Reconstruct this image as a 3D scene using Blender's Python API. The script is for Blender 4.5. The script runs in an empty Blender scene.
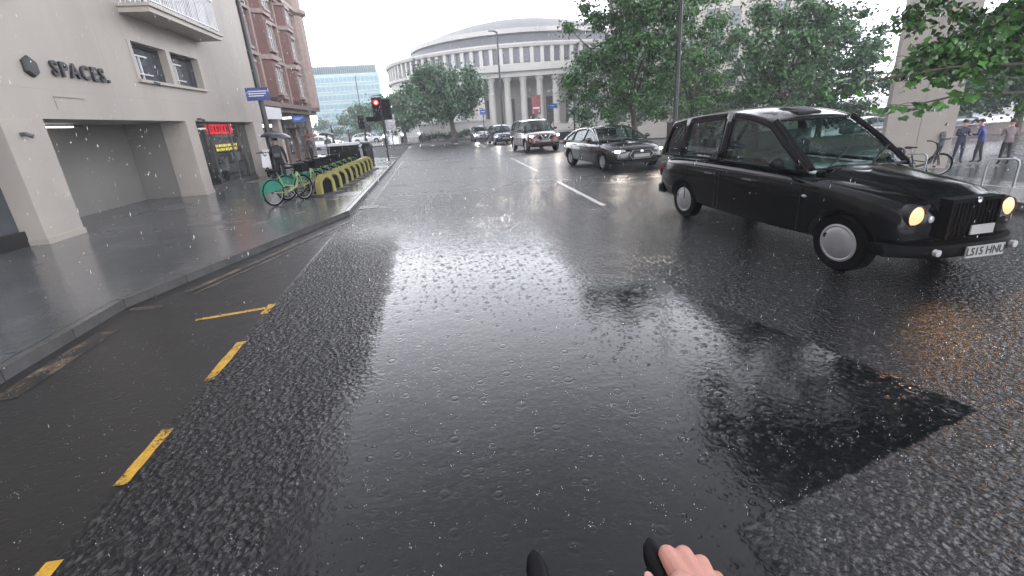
import bpy, bmesh, math, random
import numpy as np
from mathutils import Vector, Matrix
rnd = random.Random(7)
R = math.radians
PI = math.pi
sc = bpy.context.scene
COL = sc.collection

# ------------------------------------------------------------------ camera
def make_camera():
    cd = bpy.data.cameras.new('camera')
    cam = bpy.data.objects.new('camera', cd)
    COL.objects.link(cam)
    cd.sensor_width = 36.0
    cd.lens = 36.0 * 470.0 / 1024.0
    cd.clip_start = 0.02
    cd.clip_end = 4000.0
    pitch, yaw, roll = R(19.719), R(8.254), R(4.0)
    f = Vector((math.sin(yaw) * math.cos(pitch), math.cos(yaw) * math.cos(pitch), -math.sin(pitch)))
    r = Vector((math.cos(yaw), -math.sin(yaw), 0))
    u = r.cross(f)
    # the horizon rises to the right in the picture: camera rolled clockwise
    r2 = r * math.cos(roll) - u * math.sin(roll)
    u2 = u * math.cos(roll) + r * math.sin(roll)
    m = Matrix((r2, u2, -f)).transposed().to_4x4()
    m.translation = Vector((0, 0, 1.9))
    cam.matrix_world = m
    sc.camera = cam
make_camera()

# ------------------------------------------------------------------ light
SKY_STRENGTH = 0.135
SUN_EL, SUN_ROT = R(58), R(200)
def make_world():
    w = bpy.data.worlds.new('World')
    sc.world = w
    w.use_nodes = True
    nt = w.node_tree
    nt.nodes.clear()
    out = nt.nodes.new('ShaderNodeOutputWorld')
    bg = nt.nodes.new('ShaderNodeBackground')
    sky = nt.nodes.new('ShaderNodeTexSky')
    sky.sky_type = 'NISHITA'
    sky.sun_disc = False
    sky.sun_elevation = SUN_EL
    sky.sun_rotation = SUN_ROT
    tc = nt.nodes.new('ShaderNodeTexCoord')
    mp = nt.nodes.new('ShaderNodeMapping')
    mp.inputs['Scale'].default_value = (1, 1, 2.6)
    nz = nt.nodes.new('ShaderNodeTexNoise')
    nz.inputs['Scale'].default_value = 1.7
    nz.inputs['Detail'].default_value = 5
    cr = nt.nodes.new('ShaderNodeValToRGB')
    cr.color_ramp.elements[0].position = 0.3
    cr.color_ramp.elements[0].color = (12.0, 12.3, 13.2, 1)
    cr.color_ramp.elements[1].position = 0.72
    cr.color_ramp.elements[1].color = (19.0, 19.2, 20.0, 1)
    mx = nt.nodes.new('ShaderNodeMixRGB')
    mx.inputs[0].default_value = 0.94           # a closed deck of rain cloud over the sky
    L = nt.links.new
    L(tc.outputs['Generated'], mp.inputs['Vector'])
    L(mp.outputs['Vector'], nz.inputs['Vector'])
    L(nz.outputs['Fac'], cr.inputs['Fac'])
    L(sky.outputs['Color'], mx.inputs[1])
    L(cr.outputs['Color'], mx.inputs[2])
    # rain deck: darker overhead, bright band towards the horizon
    sx = nt.nodes.new('ShaderNodeSeparateXYZ')
    gr = nt.nodes.new('ShaderNodeValToRGB')
    gr.color_ramp.elements[0].position = .05
    gr.color_ramp.elements[0].color = (2.3, 2.28, 2.28, 1)
    em = gr.color_ramp.elements.new(.30); em.color = (2.1, 2.1, 2.13, 1)
    em = gr.color_ramp.elements.new(.50); em.color = (1.35, 1.35, 1.4, 1)
    em = gr.color_ramp.elements.new(.68); em.color = (.58, .58, .61, 1)
    gr.color_ramp.elements[-1].position = .95
    gr.color_ramp.elements[-1].color = (.26, .265, .29, 1)
    ml = nt.nodes.new('ShaderNodeMixRGB'); ml.blend_type = 'MULTIPLY'; ml.inputs[0].default_value = 1
    L(tc.outputs['Generated'], sx.inputs[0])
    L(sx.outputs['Z'], gr.inputs['Fac'])
    L(mx.outputs['Color'], ml.inputs[1])
    L(gr.outputs['Color'], ml.inputs[2])
    L(ml.outputs['Color'], bg.inputs['Color'])
    bg.inputs['Strength'].default_value = SKY_STRENGTH
    L(bg.outputs['Background'], out.inputs['Surface'])
    sd = bpy.data.lights.new('sun', 'SUN')
    sd.energy = 0.5
    sd.angle = R(40)
    sd.color = (1, 0.97, 0.93)
    so = bpy.data.objects.new('sun', sd)
    COL.objects.link(so)
    d = Vector((math.sin(SUN_ROT) * math.cos(SUN_EL), math.cos(SUN_ROT) * math.cos(SUN_EL), math.sin(SUN_EL)))
    so.rotation_euler = d.to_track_quat('Z', 'Y').to_euler()
    so.location = (0, 0, 60)
make_world()
sc.view_settings.view_transform = 'Standard'
sc.view_settings.look = 'None'
sc.view_settings.exposure = 0.15
sc.view_settings.gamma = 1.0
sc.cycles.max_bounces = 6
sc.cycles.diffuse_bounces = 3
sc.cycles.volume_bounces = 0
sc.cycles.volume_step_rate = 4
sc.cycles.use_denoising = True
sc.cycles.sample_clamp_indirect = 6

# ------------------------------------------------------------------ materials
MATS = {}
def nd(nt, t, **kw):
    n = nt.nodes.new(t)
    for k, v in kw.items():
        if k in n.inputs:
            n.inputs[k].default_value = v
        else:
            setattr(n, k, v)
    return n
def mat(name, color=(.5, .5, .5), rough=.5, metal=0., var=.12, vscale=3., bump=0., bscale=40., coat=0.,
        emit=None, estr=0., trans=0., ior=1.5, island=0., streak=False, alpha=1., spec=.5, sheen=0., stain=None):
    if name in MATS:
        return MATS[name]
    m = bpy.data.materials.new(name)
    MATS[name] = m
    m.use_nodes = True
    nt = m.node_tree
    b = nt.nodes['Principled BSDF']
    L = nt.links.new
    b.inputs['Roughness'].default_value = rough
    b.inputs['Metallic'].default_value = metal
    b.inputs['IOR'].default_value = ior
    b.inputs['Specular IOR Level'].default_value = spec
    b.inputs['Coat Weight'].default_value = coat
    b.inputs['Coat Roughness'].default_value = .05
    b.inputs['Transmission Weight'].default_value = trans
    b.inputs['Alpha'].default_value = alpha
    if emit:
        b.inputs['Emission Color'].default_value = (*emit, 1)
        b.inputs['Emission Strength'].default_value = estr
    c = tuple(color)
    tc = nd(nt, 'ShaderNodeTexCoord')
    src = tc.outputs['Object']
    if streak:
        mp = nd(nt, 'ShaderNodeMapping')
        mp.inputs['Scale'].default_value = (1, 1, .18)
        L(src, mp.inputs['Vector'])
        src = mp.outputs['Vector']
    nz = nd(nt, 'ShaderNodeTexNoise', Scale=vscale, Detail=6., Roughness=.6)
    L(src, nz.inputs['Vector'])
    ramp = nd(nt, 'ShaderNodeValToRGB')
    e = ramp.color_ramp.elements
    e[0].position = .3
    e[1].position = .7
    e[0].color = (*[max(0, x * (1 - var)) for x in c], 1)
    e[1].color = (*[min(1, x * (1 + var)) for x in c], 1)
    L(nz.outputs['Fac'], ramp.inputs['Fac'])
    colout = ramp.outputs['Color']
    if stain:
        n2 = nd(nt, 'ShaderNodeTexNoise', Scale=vscale * .35, Detail=4.)
        L(src, n2.inputs['Vector'])
        r2 = nd(nt, 'ShaderNodeValToRGB')
        r2.color_ramp.elements[0].position = .5
        r2.color_ramp.elements[1].position = .78
        L(n2.outputs['Fac'], r2.inputs['Fac'])
        mx = nd(nt, 'ShaderNodeMixRGB')
        L(r2.outputs['Color'], mx.inputs[0])
        L(colout, mx.inputs[1])
        mx.inputs[2].default_value = (*stain, 1)
        colout = mx.outputs['Color']
    if island:
        g = nd(nt, 'ShaderNodeNewGeometry')
        hs = nd(nt, 'ShaderNodeHueSaturation')
        ma = nd(nt, 'ShaderNodeMapRange')
        ma.inputs['To Min'].default_value = 1 - island
        ma.inputs['To Max'].default_value = 1 + island
        L(g.outputs['Random Per Island'], ma.inputs['Value'])
        L(ma.outputs['Result'], hs.inputs['Value'])
        L(colout, hs.inputs['Color'])
        colout = hs.outputs['Color']
    L(colout, b.inputs['Base Color'])
    if bump:
        n3 = nd(nt, 'ShaderNodeTexNoise', Scale=bscale, Detail=4.)
        L(tc.outputs['Object'], n3.inputs['Vector'])
        bp = nd(nt, 'ShaderNodeBump')
        bp.inputs['Strength'].default_value = bump
        bp.inputs['Distance'].default_value = .02
        L(n3.outputs['Fac'], bp.inputs['Height'])
        L(bp.outputs['Normal'], b.inputs['Normal'])
    return m

def glass_mat(name, tint=(.55, .62, .62), rough=.02, mixf=.75):
    """thin pane: tinted see-through mixed with a Fresnel mirror"""
    if name in MATS:
        return MATS[name]
    m = bpy.data.materials.new(name)
    MATS[name] = m
    m.use_nodes = True
    nt = m.node_tree
    nt.nodes.clear()
    L = nt.links.new
    out = nd(nt, 'ShaderNodeOutputMaterial')
    tr = nd(nt, 'ShaderNodeBsdfTransparent')
    tr.inputs['Color'].default_value = (*tint, 1)
    gl = nd(nt, 'ShaderNodeBsdfGlossy')
    gl.inputs['Roughness'].default_value = rough
    gl.inputs['Color'].default_value = (.9, .95, .95, 1)
    lw = nd(nt, 'ShaderNodeLayerWeight')
    pw_ = nd(nt, 'ShaderNodeMath'); pw_.operation = 'POWER'; pw_.inputs[1].default_value = 4.5
    L(lw.outputs['Facing'], pw_.inputs[0])
    fr = nd(nt, 'ShaderNodeMath'); fr.operation = 'MULTIPLY_ADD'; fr.inputs[1].default_value = mixf; fr.inputs[2].default_value = .07
    L(pw_.outputs[0], fr.inputs[0])
    tc = nd(nt, 'ShaderNodeTexCoord')
    vz = nd(nt, 'ShaderNodeTexVoronoi', Scale=60.)
    L(tc.outputs['Object'], vz.inputs['Vector'])
    rp = nd(nt, 'ShaderNodeValToRGB')
    rp.color_ramp.elements[0].position = .0
    rp.color_ramp.elements[0].color = (1, 1, 1, 1)
    rp.color_ramp.elements[1].position = .3
    rp.color_ramp.elements[1].color = (0, 0, 0, 1)
    L(vz.outputs['Distance'], rp.inputs['Fac'])
    bp = nd(nt, 'ShaderNodeBump')
    bp.inputs['Strength'].default_value = .25
    bp.inputs['Distance'].default_value = .004
    L(rp.outputs['Color'], bp.inputs['Height'])
    L(bp.outputs['Normal'], gl.inputs['Normal'])
    mx = nd(nt, 'ShaderNodeMixShader')
    L(fr.outputs[0], mx.inputs[0])
    L(tr.outputs['BSDF'], mx.inputs[1])
    L(gl.outputs['BSDF'], mx.inputs[2])
    L(mx.outputs['Shader'], out.inputs['Surface'])
    return m

def road_mat(name, kind):
    """wet asphalt: film of water with rain ripples over two kinds of surfacing"""
    m = bpy.data.materials.new(name)
    m.use_nodes = True
    nt = m.node_tree
    b = nt.nodes['Principled BSDF']
    L = nt.links.new
    def M(op, a, c=None, clamp=False):
        n = nd(nt, 'ShaderNodeMath')
        n.operation = op
        n.use_clamp = clamp
        for i, v in enumerate((a, c)):
            if v is None:
                continue
            if isinstance(v, (int, float)):
                n.inputs[i].default_value = v
            else:
                L(v, n.inputs[i])
        return n.outputs[0]
    def ss(v, lo, hi):
        n = nd(nt, 'ShaderNodeMapRange')
        n.interpolation_type = 'SMOOTHSTEP'
        L(v, n.inputs['Value'])
        n.inputs['From Min'].default_value = lo
        n.inputs['From Max'].default_value = hi
        return n.outputs['Result']
    tc = nd(nt, 'ShaderNodeTexCoord')
    P = tc.outputs['Object']
    sp = nd(nt, 'ShaderNodeSeparateXYZ')
    L(P, sp.inputs[0])
    x, y = sp.outputs['X'], sp.outputs['Y']
    wob = nd(nt, 'ShaderNodeTexNoise', Scale=1.3, Detail=4.)
    L(P, wob.inputs['Vector'])
    wv = M('SUBTRACT', wob.outputs['Fac'], .5)
    xw = M('ADD', x, M('MULTIPLY', wv, .55))
    yw = M('ADD', y, M('MULTIPLY', wv, .7))
    fine = nd(nt, 'ShaderNodeTexNoise', Scale=19., Detail=4., Roughness=.6)
    L(P, fine.inputs['Vector'])
    chip = nd(nt, 'ShaderNodeTexVoronoi', Scale=27.)
    L(P, chip.inputs['Vector'])
    low = nd(nt, 'ShaderNodeTexNoise', Scale=.55, Detail=5., Roughness=.6)
    L(P, low.inputs['Vector'])
    edn = nd(nt, 'ShaderNodeTexNoise', Scale=7., Detail=5., Roughness=.65)
    L(P, edn.inputs['Vector'])
    edg = M('SUBTRACT', edn.outputs['Fac'], .5)
    # ripples: one ring crater per cell, some cells empty
    def craters(scale, rad, seed, keep):
        mp = nd(nt, 'ShaderNodeMapping')
        mp.inputs['Location'].default_value = (seed, seed * 1.7, 0)
        L(P, mp.inputs['Vector'])
        v = nd(nt, 'ShaderNodeTexVoronoi', Scale=scale)
        v.voronoi_dimensions = '2D'
        L(mp.outputs['Vector'], v.inputs['Vector'])
        ds = v.outputs['Distance']
        cs = nd(nt, 'ShaderNodeSeparateColor')
        L(v.outputs['Color'], cs.inputs[0])
        rr = M('ADD', M('MULTIPLY', cs.outputs[1], rad), rad * .5)
        t = M('DIVIDE', ds, rr)
        ring = M('MULTIPLY', M('SINE', M('MULTIPLY', t, 7.0)), ss(t, 1.35, .2))
        return M('MULTIPLY', ring, M('GREATER_THAN', cs.outputs[0], 1 - keep))
    c1 = craters(4.2, .17, 3.1, .75)
    c2 = craters(8.5, .2, 11.3, .7)
    c3 = craters(17., .25, 5.9, .6)
    cr = M('ADD', M('ADD', c1, M('MULTIPLY', c2, .6)), M('MULTIPLY', c3, .35))
    if kind == 'road':
        left = M('MULTIPLY', ss(xw, -.62, -.9), ss(x, -2.12, -2.0))       # chip-sealed strip beside the bay
        left = M('MULTIPLY', left, ss(yw, 11., 7.))
        track = M('MULTIPLY', M('MULTIPLY', ss(xw, -1.02, -.92), ss(xw, -.6, -.72)), ss(yw, 4.0, 3.0))
        right = ss(M('ADD', M('SUBTRACT', x, M('MULTIPLY', M('SUBTRACT', M('MINIMUM', y, 4.6), 2.), -.27)), M('MULTIPLY', edg, .16)), 3.17, 3.22)
        below = M('MULTIPLY', ss(M('ADD', M('SUBTRACT', y, M('MULTIPLY', x, .235)), M('MULTIPLY', edg, .13)), 1.26, 1.22), ss(xw, 1.15, 1.45))
        rm = M('MAXIMUM', M('MAXIMUM', left, M('MULTIPLY', below, 1.)), M('MULTIPLY', right, .85))
        rm = M('MULTIPLY', rm, M('SUBTRACT', 1., M('MULTIPLY', track, .8)))
        midrough = M('MULTIPLY', ss(xw, 1.3, 2.3), ss(yw, 4.6, 5.6))
        rm = M('MAXIMUM', rm, M('MULTIPLY', M('MULTIPLY', midrough, ss(y, 16., 9.)), .75))
        bay = ss(x, -2.05, -2.1)
    else:
        rm = M('MULTIPLY', ss(low.outputs['Fac'], .55, .7), .25)
        bay = M('MULTIPLY', rm, 0.)
    pud = M('SUBTRACT', 1., rm)
    # height in metres
    h_r = M('MULTIPLY', M('SUBTRACT', M('ADD', M('MULTIPLY', fine.outputs['Fac'], .9), M('MULTIPLY', chip.outputs['Distance'], .5)), .7), .030)
    swell = nd(nt, 'ShaderNodeTexNoise', Scale=5.5, Detail=3.)
    L(P, swell.inputs['Vector'])
    swf = nd(nt, 'ShaderNodeTexNoise', Scale=22., Detail=3.)
    L(P, swf.inputs['Vector'])
    far = ss(y, 2.5, 7.5)
    amp = M('ADD', M('MULTIPLY', far, .0016), .0008)
    if kind != 'road':
        amp = M('MULTIPLY', amp, .22)
    k_far = M('ADD', 1., M('MULTIPLY', ss(y, 5.5, 14.), 26. if kind == 'road' else .3))
    h_w = M('ADD', M('ADD', M('MULTIPLY', cr, amp), M('MULTIPLY', M('MULTIPLY', swell.outputs['Fac'], .0022), k_far)), M('MULTIPLY', M('MULTIPLY', swf.outputs['Fac'], .0011), k_far))
    h = M('ADD', M('MULTIPLY', rm, h_r), M('MULTIPLY', pud, h_w))
    h = M('ADD', h, M('MULTIPLY', M('MULTIPLY', bay, fine.outputs['Fac']), .0016))
    bp = nd(nt, 'ShaderNodeBump')
    bp.inputs['Strength'].default_value = 1.
    bp.inputs['Distance'].default_value = 1.
    L(h, bp.inputs['Height'])
    L(bp.outputs['Normal'], b.inputs['Normal'])
    base = nd(nt, 'ShaderNodeValToRGB')
    e = base.color_ramp.elements
    if kind == 'road':
        e[0].color = (.004, .004, .005, 1); e[1].color = (.011, .011, .012, 1)
    else:
        e[0].color = (.075, .079, .08, 1); e[1].color = (.15, .15, .15, 1)
    e[0].position = .3; e[1].position = .7
    L(low.outputs['Fac'], base.inputs['Fac'])
    mxc = nd(nt, 'ShaderNodeMixRGB')
    L(M('MULTIPLY', rm, M('MULTIPLY', ss(fine.outputs['Fac'], .5, .75), .7)), mxc.inputs[0])
    L(base.outputs['Color'], mxc.inputs[1])
    mxc.inputs[2].default_value = (.10, .094, .083, 1)
    if kind == 'road':
        mb_ = nd(nt, 'ShaderNodeMixRGB')
        L(M('MULTIPLY', bay, .8), mb_.inputs[0]); L(mxc.outputs['Color'], mb_.inputs[1]); mb_.inputs[2].default_value = (.013, .0125, .012, 1)
        L(mb_.outputs['Color'], b.inputs['Base Color'])
    else:
        bk = nd(nt, 'ShaderNodeTexBrick', Scale=1.)
        bk.inputs['Mortar Size'].default_value = .012
        bk.inputs['Brick Width'].default_value = .9
        bk.inputs['Row Height'].default_value = .6
        bk.inputs['Color1'].default_value = (1, 1, 1, 1); bk.inputs['Color2'].default_value = (.82, .83, .84, 1)
        bk.inputs['Mortar'].default_value = (.45, .45, .45, 1)
        L(P, bk.inputs['Vector'])
        mj = nd(nt, 'ShaderNodeMixRGB'); mj.blend_type = 'MULTIPLY'; mj.inputs[0].default_value = .8
        L(mxc.outputs['Color'], mj.inputs[1]); L(bk.outputs['Color'], mj.inputs[2])
        L(mj.outputs['Color'], b.inputs['Base Color'])
    ro = M('ADD', M('MULTIPLY', rm, -.02), M('ADD', M('MULTIPLY', bay, .26), .065))
    if kind != 'road':
        ro = M('ADD', ro, .09)
    ro = M('ADD', ro, M('MULTIPLY', ss(y, 7., 18.), .27 if kind == 'road' else 0.))
    ro = M('ADD', ro, M('MULTIPLY', ss(low.outputs['Fac'], .52, .68), (.10 if kind == 'road' else .22)))
    L(ro, b.inputs['Roughness'])
    b.inputs['IOR'].default_value = 1.42
    return m

M_road = road_mat('wet_asphalt', 'road')
M_pave = road_mat('wet_paving', 'pave')
M_stone = mat('beige_cladding', (.40, .36, .315), .55, var=.07, vscale=.8, bump=.08, bscale=60, streak=True, stain=(.315, .275, .24))
M_stone2 = mat('beige_pier', (.43, .385, .34), .5, var=.06, vscale=1.5, bump=.06, stain=(.36, .33, .30))
M_soffit = mat('painted_soffit', (.36, .35, .34), .6, var=.06)
M_dark = mat('black_metal', (.02, .02, .022), .3, var=.2)
M_frame = mat('grey_frame', (.12, .12, .125), .35, .6)
M_white = mat('white_paint', (.72, .72, .72), .4, var=.05)
M_red = mat('red_sandstone', (.17, .08, .07), .6, var=.22, vscale=2.2, bump=.3, bscale=30, streak=True, stain=(.13, .065, .055))
M_terra = mat('terracotta_trim', (.33, .25, .22), .6, var=.18, vscale=4)
M_brown = mat('brown_granite', (.19, .135, .12), .4, var=.18, vscale=3)
M_port = mat('portland_stone', (.46, .45, .42), .7, var=.07, vscale=.5, bump=.06, streak=True, stain=(.36, .35, .335))
M_lead = mat('lead_roof', (.155, .152, .155), .5, var=.08, vscale=.4)
M_attic = mat('slate_attic', (.09, .092, .10), .55, var=.1, vscale=.4)
M_dglass = mat('dark_window', (.05, .06, .07), .06, var=.5, vscale=1., spec=1.)
M_tglass = mat('teal_glazing', (.10, .24, .29), .08, var=.25, vscale=.3, spec=.9)
M_tpanel = mat('teal_spandrel', (.33, .45, .45), .3, var=.08, vscale=.2)
M_bark = mat('bark', (.09, .075, .06), .8, var=.3, vscale=8, bump=.5)
M_leaf1 = mat('leaves_mid', (.05, .135, .035), .38, var=.35, vscale=1.3, island=.55, spec=.5)
M_leaf2 = mat('leaves_dark', (.042, .11, .04), .4, var=.35, vscale=1., island=.5)
M_leaf3 = mat('leaves_fresh', (.06, .16, .03), .3, var=.3, vscale=3., island=.5, spec=.6)
def paint_mat(name, c, lo, hi):
    m = mat(name, c, .22, var=.22, vscale=14, bump=.8, bscale=55)
    nt = m.node_tree; b = nt.nodes['Principled BSDF']; L = nt.links.new
    old = b.inputs['Base Color'].links[0].from_socket
    tc = nd(nt, 'ShaderNodeTexCoord')
    n1 = nd(nt, 'ShaderNodeTexNoise', Scale=30., Detail=5., Roughness=.7)
    n2 = nd(nt, 'ShaderNodeTexNoise', Scale=4.5, Detail=3.)
    L(tc.outputs['Object'], n1.inputs['Vector']); L(tc.outputs['Object'], n2.inputs['Vector'])
    ad = nd(nt, 'ShaderNodeMath'); ad.operation = 'ADD'
    L(n1.outputs['Fac'], ad.inputs[0]); L(n2.outputs['Fac'], ad.inputs[1])
    r = nd(nt, 'ShaderNodeMapRange'); r.inputs['From Min'].default_value = lo; r.inputs['From Max'].default_value = hi
    L(ad.outputs[0], r.inputs['Value'])
    mx = nd(nt, 'ShaderNodeMixRGB'); L(r.outputs['Result'], mx.inputs[0]); L(old, mx.inputs[1]); mx.inputs[2].default_value = (.014, .014, .015, 1)
    L(mx.outputs['Color'], b.inputs['Base Color'])
    return m
M_yellow = paint_mat('yellow_road_paint', (.60, .34, .03), 1.0, 1.16)
M_rwhite = paint_mat('white_road_paint', (.7, .7, .7), 1.1, 1.3)
M_faint = paint_mat('worn_tan_paint', (.17, .12, .075), .86, 1.05)
M_kerb = mat('granite_kerb', (.09, .088, .086), .2, var=.2, vscale=6, bump=.15)
M_black = mat('black_car_paint', (.003, .003, .004), .14, var=.1, coat=.1, spec=.22)
M_graph = mat('graphite_car_paint', (.010, .011, .013), .16, 0., var=.1, coat=1.)
M_maroon = mat('maroon_car_paint', (.075, .012, .009), .2, 0., var=.1, coat=1.)
M_navy = mat('navy_car_paint', (.02, .03, .075), .2, .3, var=.1, coat=1.)
M_silver = mat('silver_car_paint', (.42, .43, .45), .25, .6, var=.05, coat=1.)
M_wcar = mat('white_car_paint', (.7, .7, .72), .25, 0., var=.05, coat=1.)
M_tyre = mat('tyre_rubber', (.004, .004, .004), .8, spec=.06, var=.3, vscale=20)
M_hub = mat('hubcap_silver', (.42, .42, .43), .38, .6, var=.08, vscale=14)
M_chrome = mat('chrome', (.75, .76, .78), .12, 1., var=.04)
M_plast = mat('black_plastic', (.006, .006, .007), .5, var=.2, spec=.18)
M_grille = mat('black_rubber_trim', (.003, .003, .0035), .6, var=.2, spec=.06)
M_well = mat('wheel_well', (.006, .006, .006), .9, var=.2)
M_seat = mat('car_seat', (.03, .03, .034), .7, var=.2)
M_cabin = mat('cabin_trim', (.022, .022, .025), .6, var=.2)
M_carglass = glass_mat('car_glass', (.42, .52, .50))
M_shopglass = glass_mat('shop_glass', (.62, .66, .66))
M_warm = mat('warm_headlamp', (.3, .18, .08), .3, emit=(1, .60, .32), estr=1.05, var=.02)
M_lampw = mat('white_headlamp', (1, 1, 1), .3, emit=(1, .98, 1.), estr=30., var=.01)
M_lampglass = mat('lamp_lens', (.5, .5, .52), .1, .4, var=.2, vscale=30)
M_redl = mat('red_signal', (.9, .02, .02), .3, emit=(1, .03, .03), estr=9., var=.01)
M_redl2 = mat('red_signal_core', (1, .7, .65), .3, emit=(1, .55, .5), estr=4., var=.01)
M_redhood = mat('red_lit_hood', (.5, .012, .02), .4, var=.1)  # red glow of the lit lens, put into the hood's colour
M_green = mat('green_signal', (.02, .8, .5), .3, emit=(.05, 1, .65), estr=2., var=.01)
M_plate = mat('white_plate', (.30, .30, .29), .4, var=.05)
M_ink = mat('black_ink', (.02, .02, .02), .5, var=.05)
M_blue = mat('blue_sign', (.02, .05, .22), .35, var=.1)
M_blue2 = mat('bright_blue_sign', (.03, .12, .42), .35, var=.1)
M_letter = mat('charcoal_letters', (.045, .045, .05), .4, .2, var=.1)
M_redsign = mat('red_lit_sign', (.9, .03, .05), .4, emit=(1, .02, .05), estr=2.6, var=.05)
M_yelsign = mat('yellow_lit_sign', (.9, .7, .1), .4, emit=(1, .75, .12), estr=3.2, var=.05)
M_lit = mat('strip_light', (1, 1, 1), .4, emit=(1, .97, .92), estr=2.2, var=.01)
M_bikeg = mat('lime_bike_frame', (.30, .33, .13), .35, var=.08, coat=.5)
M_teal = mat('green_mudguard', (.015, .19, .12), .3, var=.1, coat=.5)
M_dock = mat('yellow_dock', (.33, .29, .10), .35, var=.12, vscale=5)
M_steel = mat('galvanised_steel', (.28, .29, .30), .3, .8, var=.1, vscale=8)
M_skin = mat('skin', (.56, .27, .21), .45, var=.1, vscale=30, bump=.12, bscale=220)
M_cloth_k = mat('black_cloth', (.018, .018, .02), .7, var=.2)
M_cloth_g = mat('grey_cloth', (.11, .115, .12), .8, var=.15)
M_cloth_n = mat('navy_cloth', (.03, .04, .08), .8, var=.15)
M_cloth_b = mat('blue_cloth', (.02, .035, .2), .6, var=.1)
M_cloth_p = mat('pink_cloth', (.2, .155, .165), .7, var=.1)
M_cloth_w = mat('white_cloth', (.7, .7, .7), .7, var=.05)
M_hair = mat('dark_hair', (.025, .018, .014), .6, var=.2)
M_umk = mat('black_umbrella', (.03, .035, .045), .35, var=.1)
M_umr = mat('red_umbrella', (.26, .07, .08), .4, var=.1)
M_rain = mat('rain_water', (.9, .92, .95), .1, var=.02, trans=.1, ior=1.33)
M_banner = mat('red_banner', (.26, .06, .065), .6, var=.1)
M_hedge = mat('hedge_leaves', (.03, .06, .03), .6, var=.3, vscale=3, island=.3)

def lamp_light(parent, loc, power, col, aim):
    d = bpy.data.lights.new('headlamp_beam', 'SPOT')
    d.energy = power; d.color = col; d.spot_size = R(120); d.spot_blend = .8; d.shadow_soft_size = .07
    o = bpy.data.objects.new('headlamp_beam', d); COL.objects.link(o)
    o.parent = parent; o.location = loc
    o.rotation_euler = Vector(aim).to_track_quat('-Z', 'Y').to_euler()

# ------------------------------------------------------------------ mesh helpers
class MB:
    def __init__(s):
        s.v = []; s.f = []; s.m = []
    def add(s, vs, fs, mi=0):
        o = len(s.v)
        s.v += [tuple(v) for v in vs]
        for f in fs:
            s.f.append(tuple(i + o for i in f)); s.m.append(mi)
        return s
    def box(s, x0, y0, z0, x1, y1, z1, mi=0):
        vs = [(x, y, z) for z in (z0, z1) for y in (y0, y1) for x in (x0, x1)]
        return s.add(vs, [(0, 2, 3, 1), (4, 5, 7, 6), (0, 1, 5, 4), (2, 6, 7, 3), (0, 4, 6, 2), (1, 3, 7, 5)], mi)
    def prism(s, poly, z0, z1, mi=0):
        n = len(poly)
        vs = [(x, y, z0) for x, y in poly] + [(x, y, z1) for x, y in poly]
        fs = [tuple(range(n - 1, -1, -1)), tuple(range(n, 2 * n))] + [(i, (i + 1) % n, n + (i + 1) % n, n + i) for i in range(n)]
        return s.add(vs, fs, mi)
    def loft(s, rings, mi=0, caps=True, closed=True):
        n = len(rings[0]); vs = [p for r in rings for p in r]; fs = []
        m = n if closed else n - 1
        for k in range(len(rings) - 1):
            for i in range(m):
                j = (i + 1) % n
                fs.append((k * n + i, k * n + j, (k + 1) * n + j, (k + 1) * n + i))
        if caps and closed:
            fs.append(tuple(range(n - 1, -1, -1)))
            fs.append(tuple(range((len(rings) - 1) * n, len(rings) * n)))
        return s.add(vs, fs, mi)
    def tube(s, pts, r, n=8, mi=0, caps=True):
        pts = [Vector(p) for p in pts]
        rs = r if isinstance(r, (list, tuple)) else [r] * len(pts)
        rings = []
        prev = None
        for i, p in enumerate(pts):
            d = (pts[min(i + 1, len(pts) - 1)] - pts[max(i - 1, 0)])
            if d.length < 1e-9:
                d = Vector((0, 0, 1))
            d.normalize()
            if prev is None:
                a = Vector((0, 0, 1)) if abs(d.z) < .9 else Vector((1, 0, 0))
                a = a.cross(d).normalized()
            else:
                a = prev - d * prev.dot(d)
                a = a.normalized() if a.length > 1e-6 else prev
            prev = a
            b = d.cross(a)
            rings.append([tuple(p + (a * math.cos(2 * PI * k / n) + b * math.sin(2 * PI * k / n)) * rs[i]) for k in range(n)])
        return s.loft(rings, mi, caps)
    def lathe(s, prof, n=16, c=(0, 0, 0), axis='z', mi=0, a0=0., a1=2 * PI):
        full = abs(a1 - a0 - 2 * PI) < 1e-6
        k = n if full else n + 1
        rings = []
        for r, h in prof:
            ring = []
            for i in range(k):
                a = a0 + (a1 - a0) * i / n
                p = (r * math.cos(a), r * math.sin(a), h)
                if axis == 'x':
                    p = (h, r * math.cos(a), r * math.sin(a))
                elif axis == 'y':
                    p = (r * math.cos(a), h, r * math.sin(a))
                ring.append((p[0] + c[0], p[1] + c[1], p[2] + c[2]))
            rings.append(ring)
        return s.loft(rings, mi, caps=False, closed=full)
    def build(s, name, mats, parent=None, smooth=False, kind=None, label=None):
        me = bpy.data.meshes.new(name)
        me.from_pydata(s.v, [], s.f)
        ms = mats if isinstance(mats, (list, tuple)) else [mats]
        for m in ms:
            me.materials.append(m)
        if len(ms) > 1:
            me.polygons.foreach_set('material_index', s.m)
        bm = bmesh.new(); bm.from_mesh(me)
        bmesh.ops.remove_doubles(bm, verts=bm.verts, dist=1e-5)
        bmesh.ops.recalc_face_normals(bm, faces=bm.faces)
        bm.to_mesh(me); bm.free()
        if smooth:
            shade(me)
        return link(name, me, parent, kind, label)

def shade(me, ang=40):
    me.polygons.foreach_set('use_smooth', [True] * len(me.polygons))
    try:
        me.set_sharp_from_angle(angle=R(ang))
    except Exception:
        pass

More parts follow.
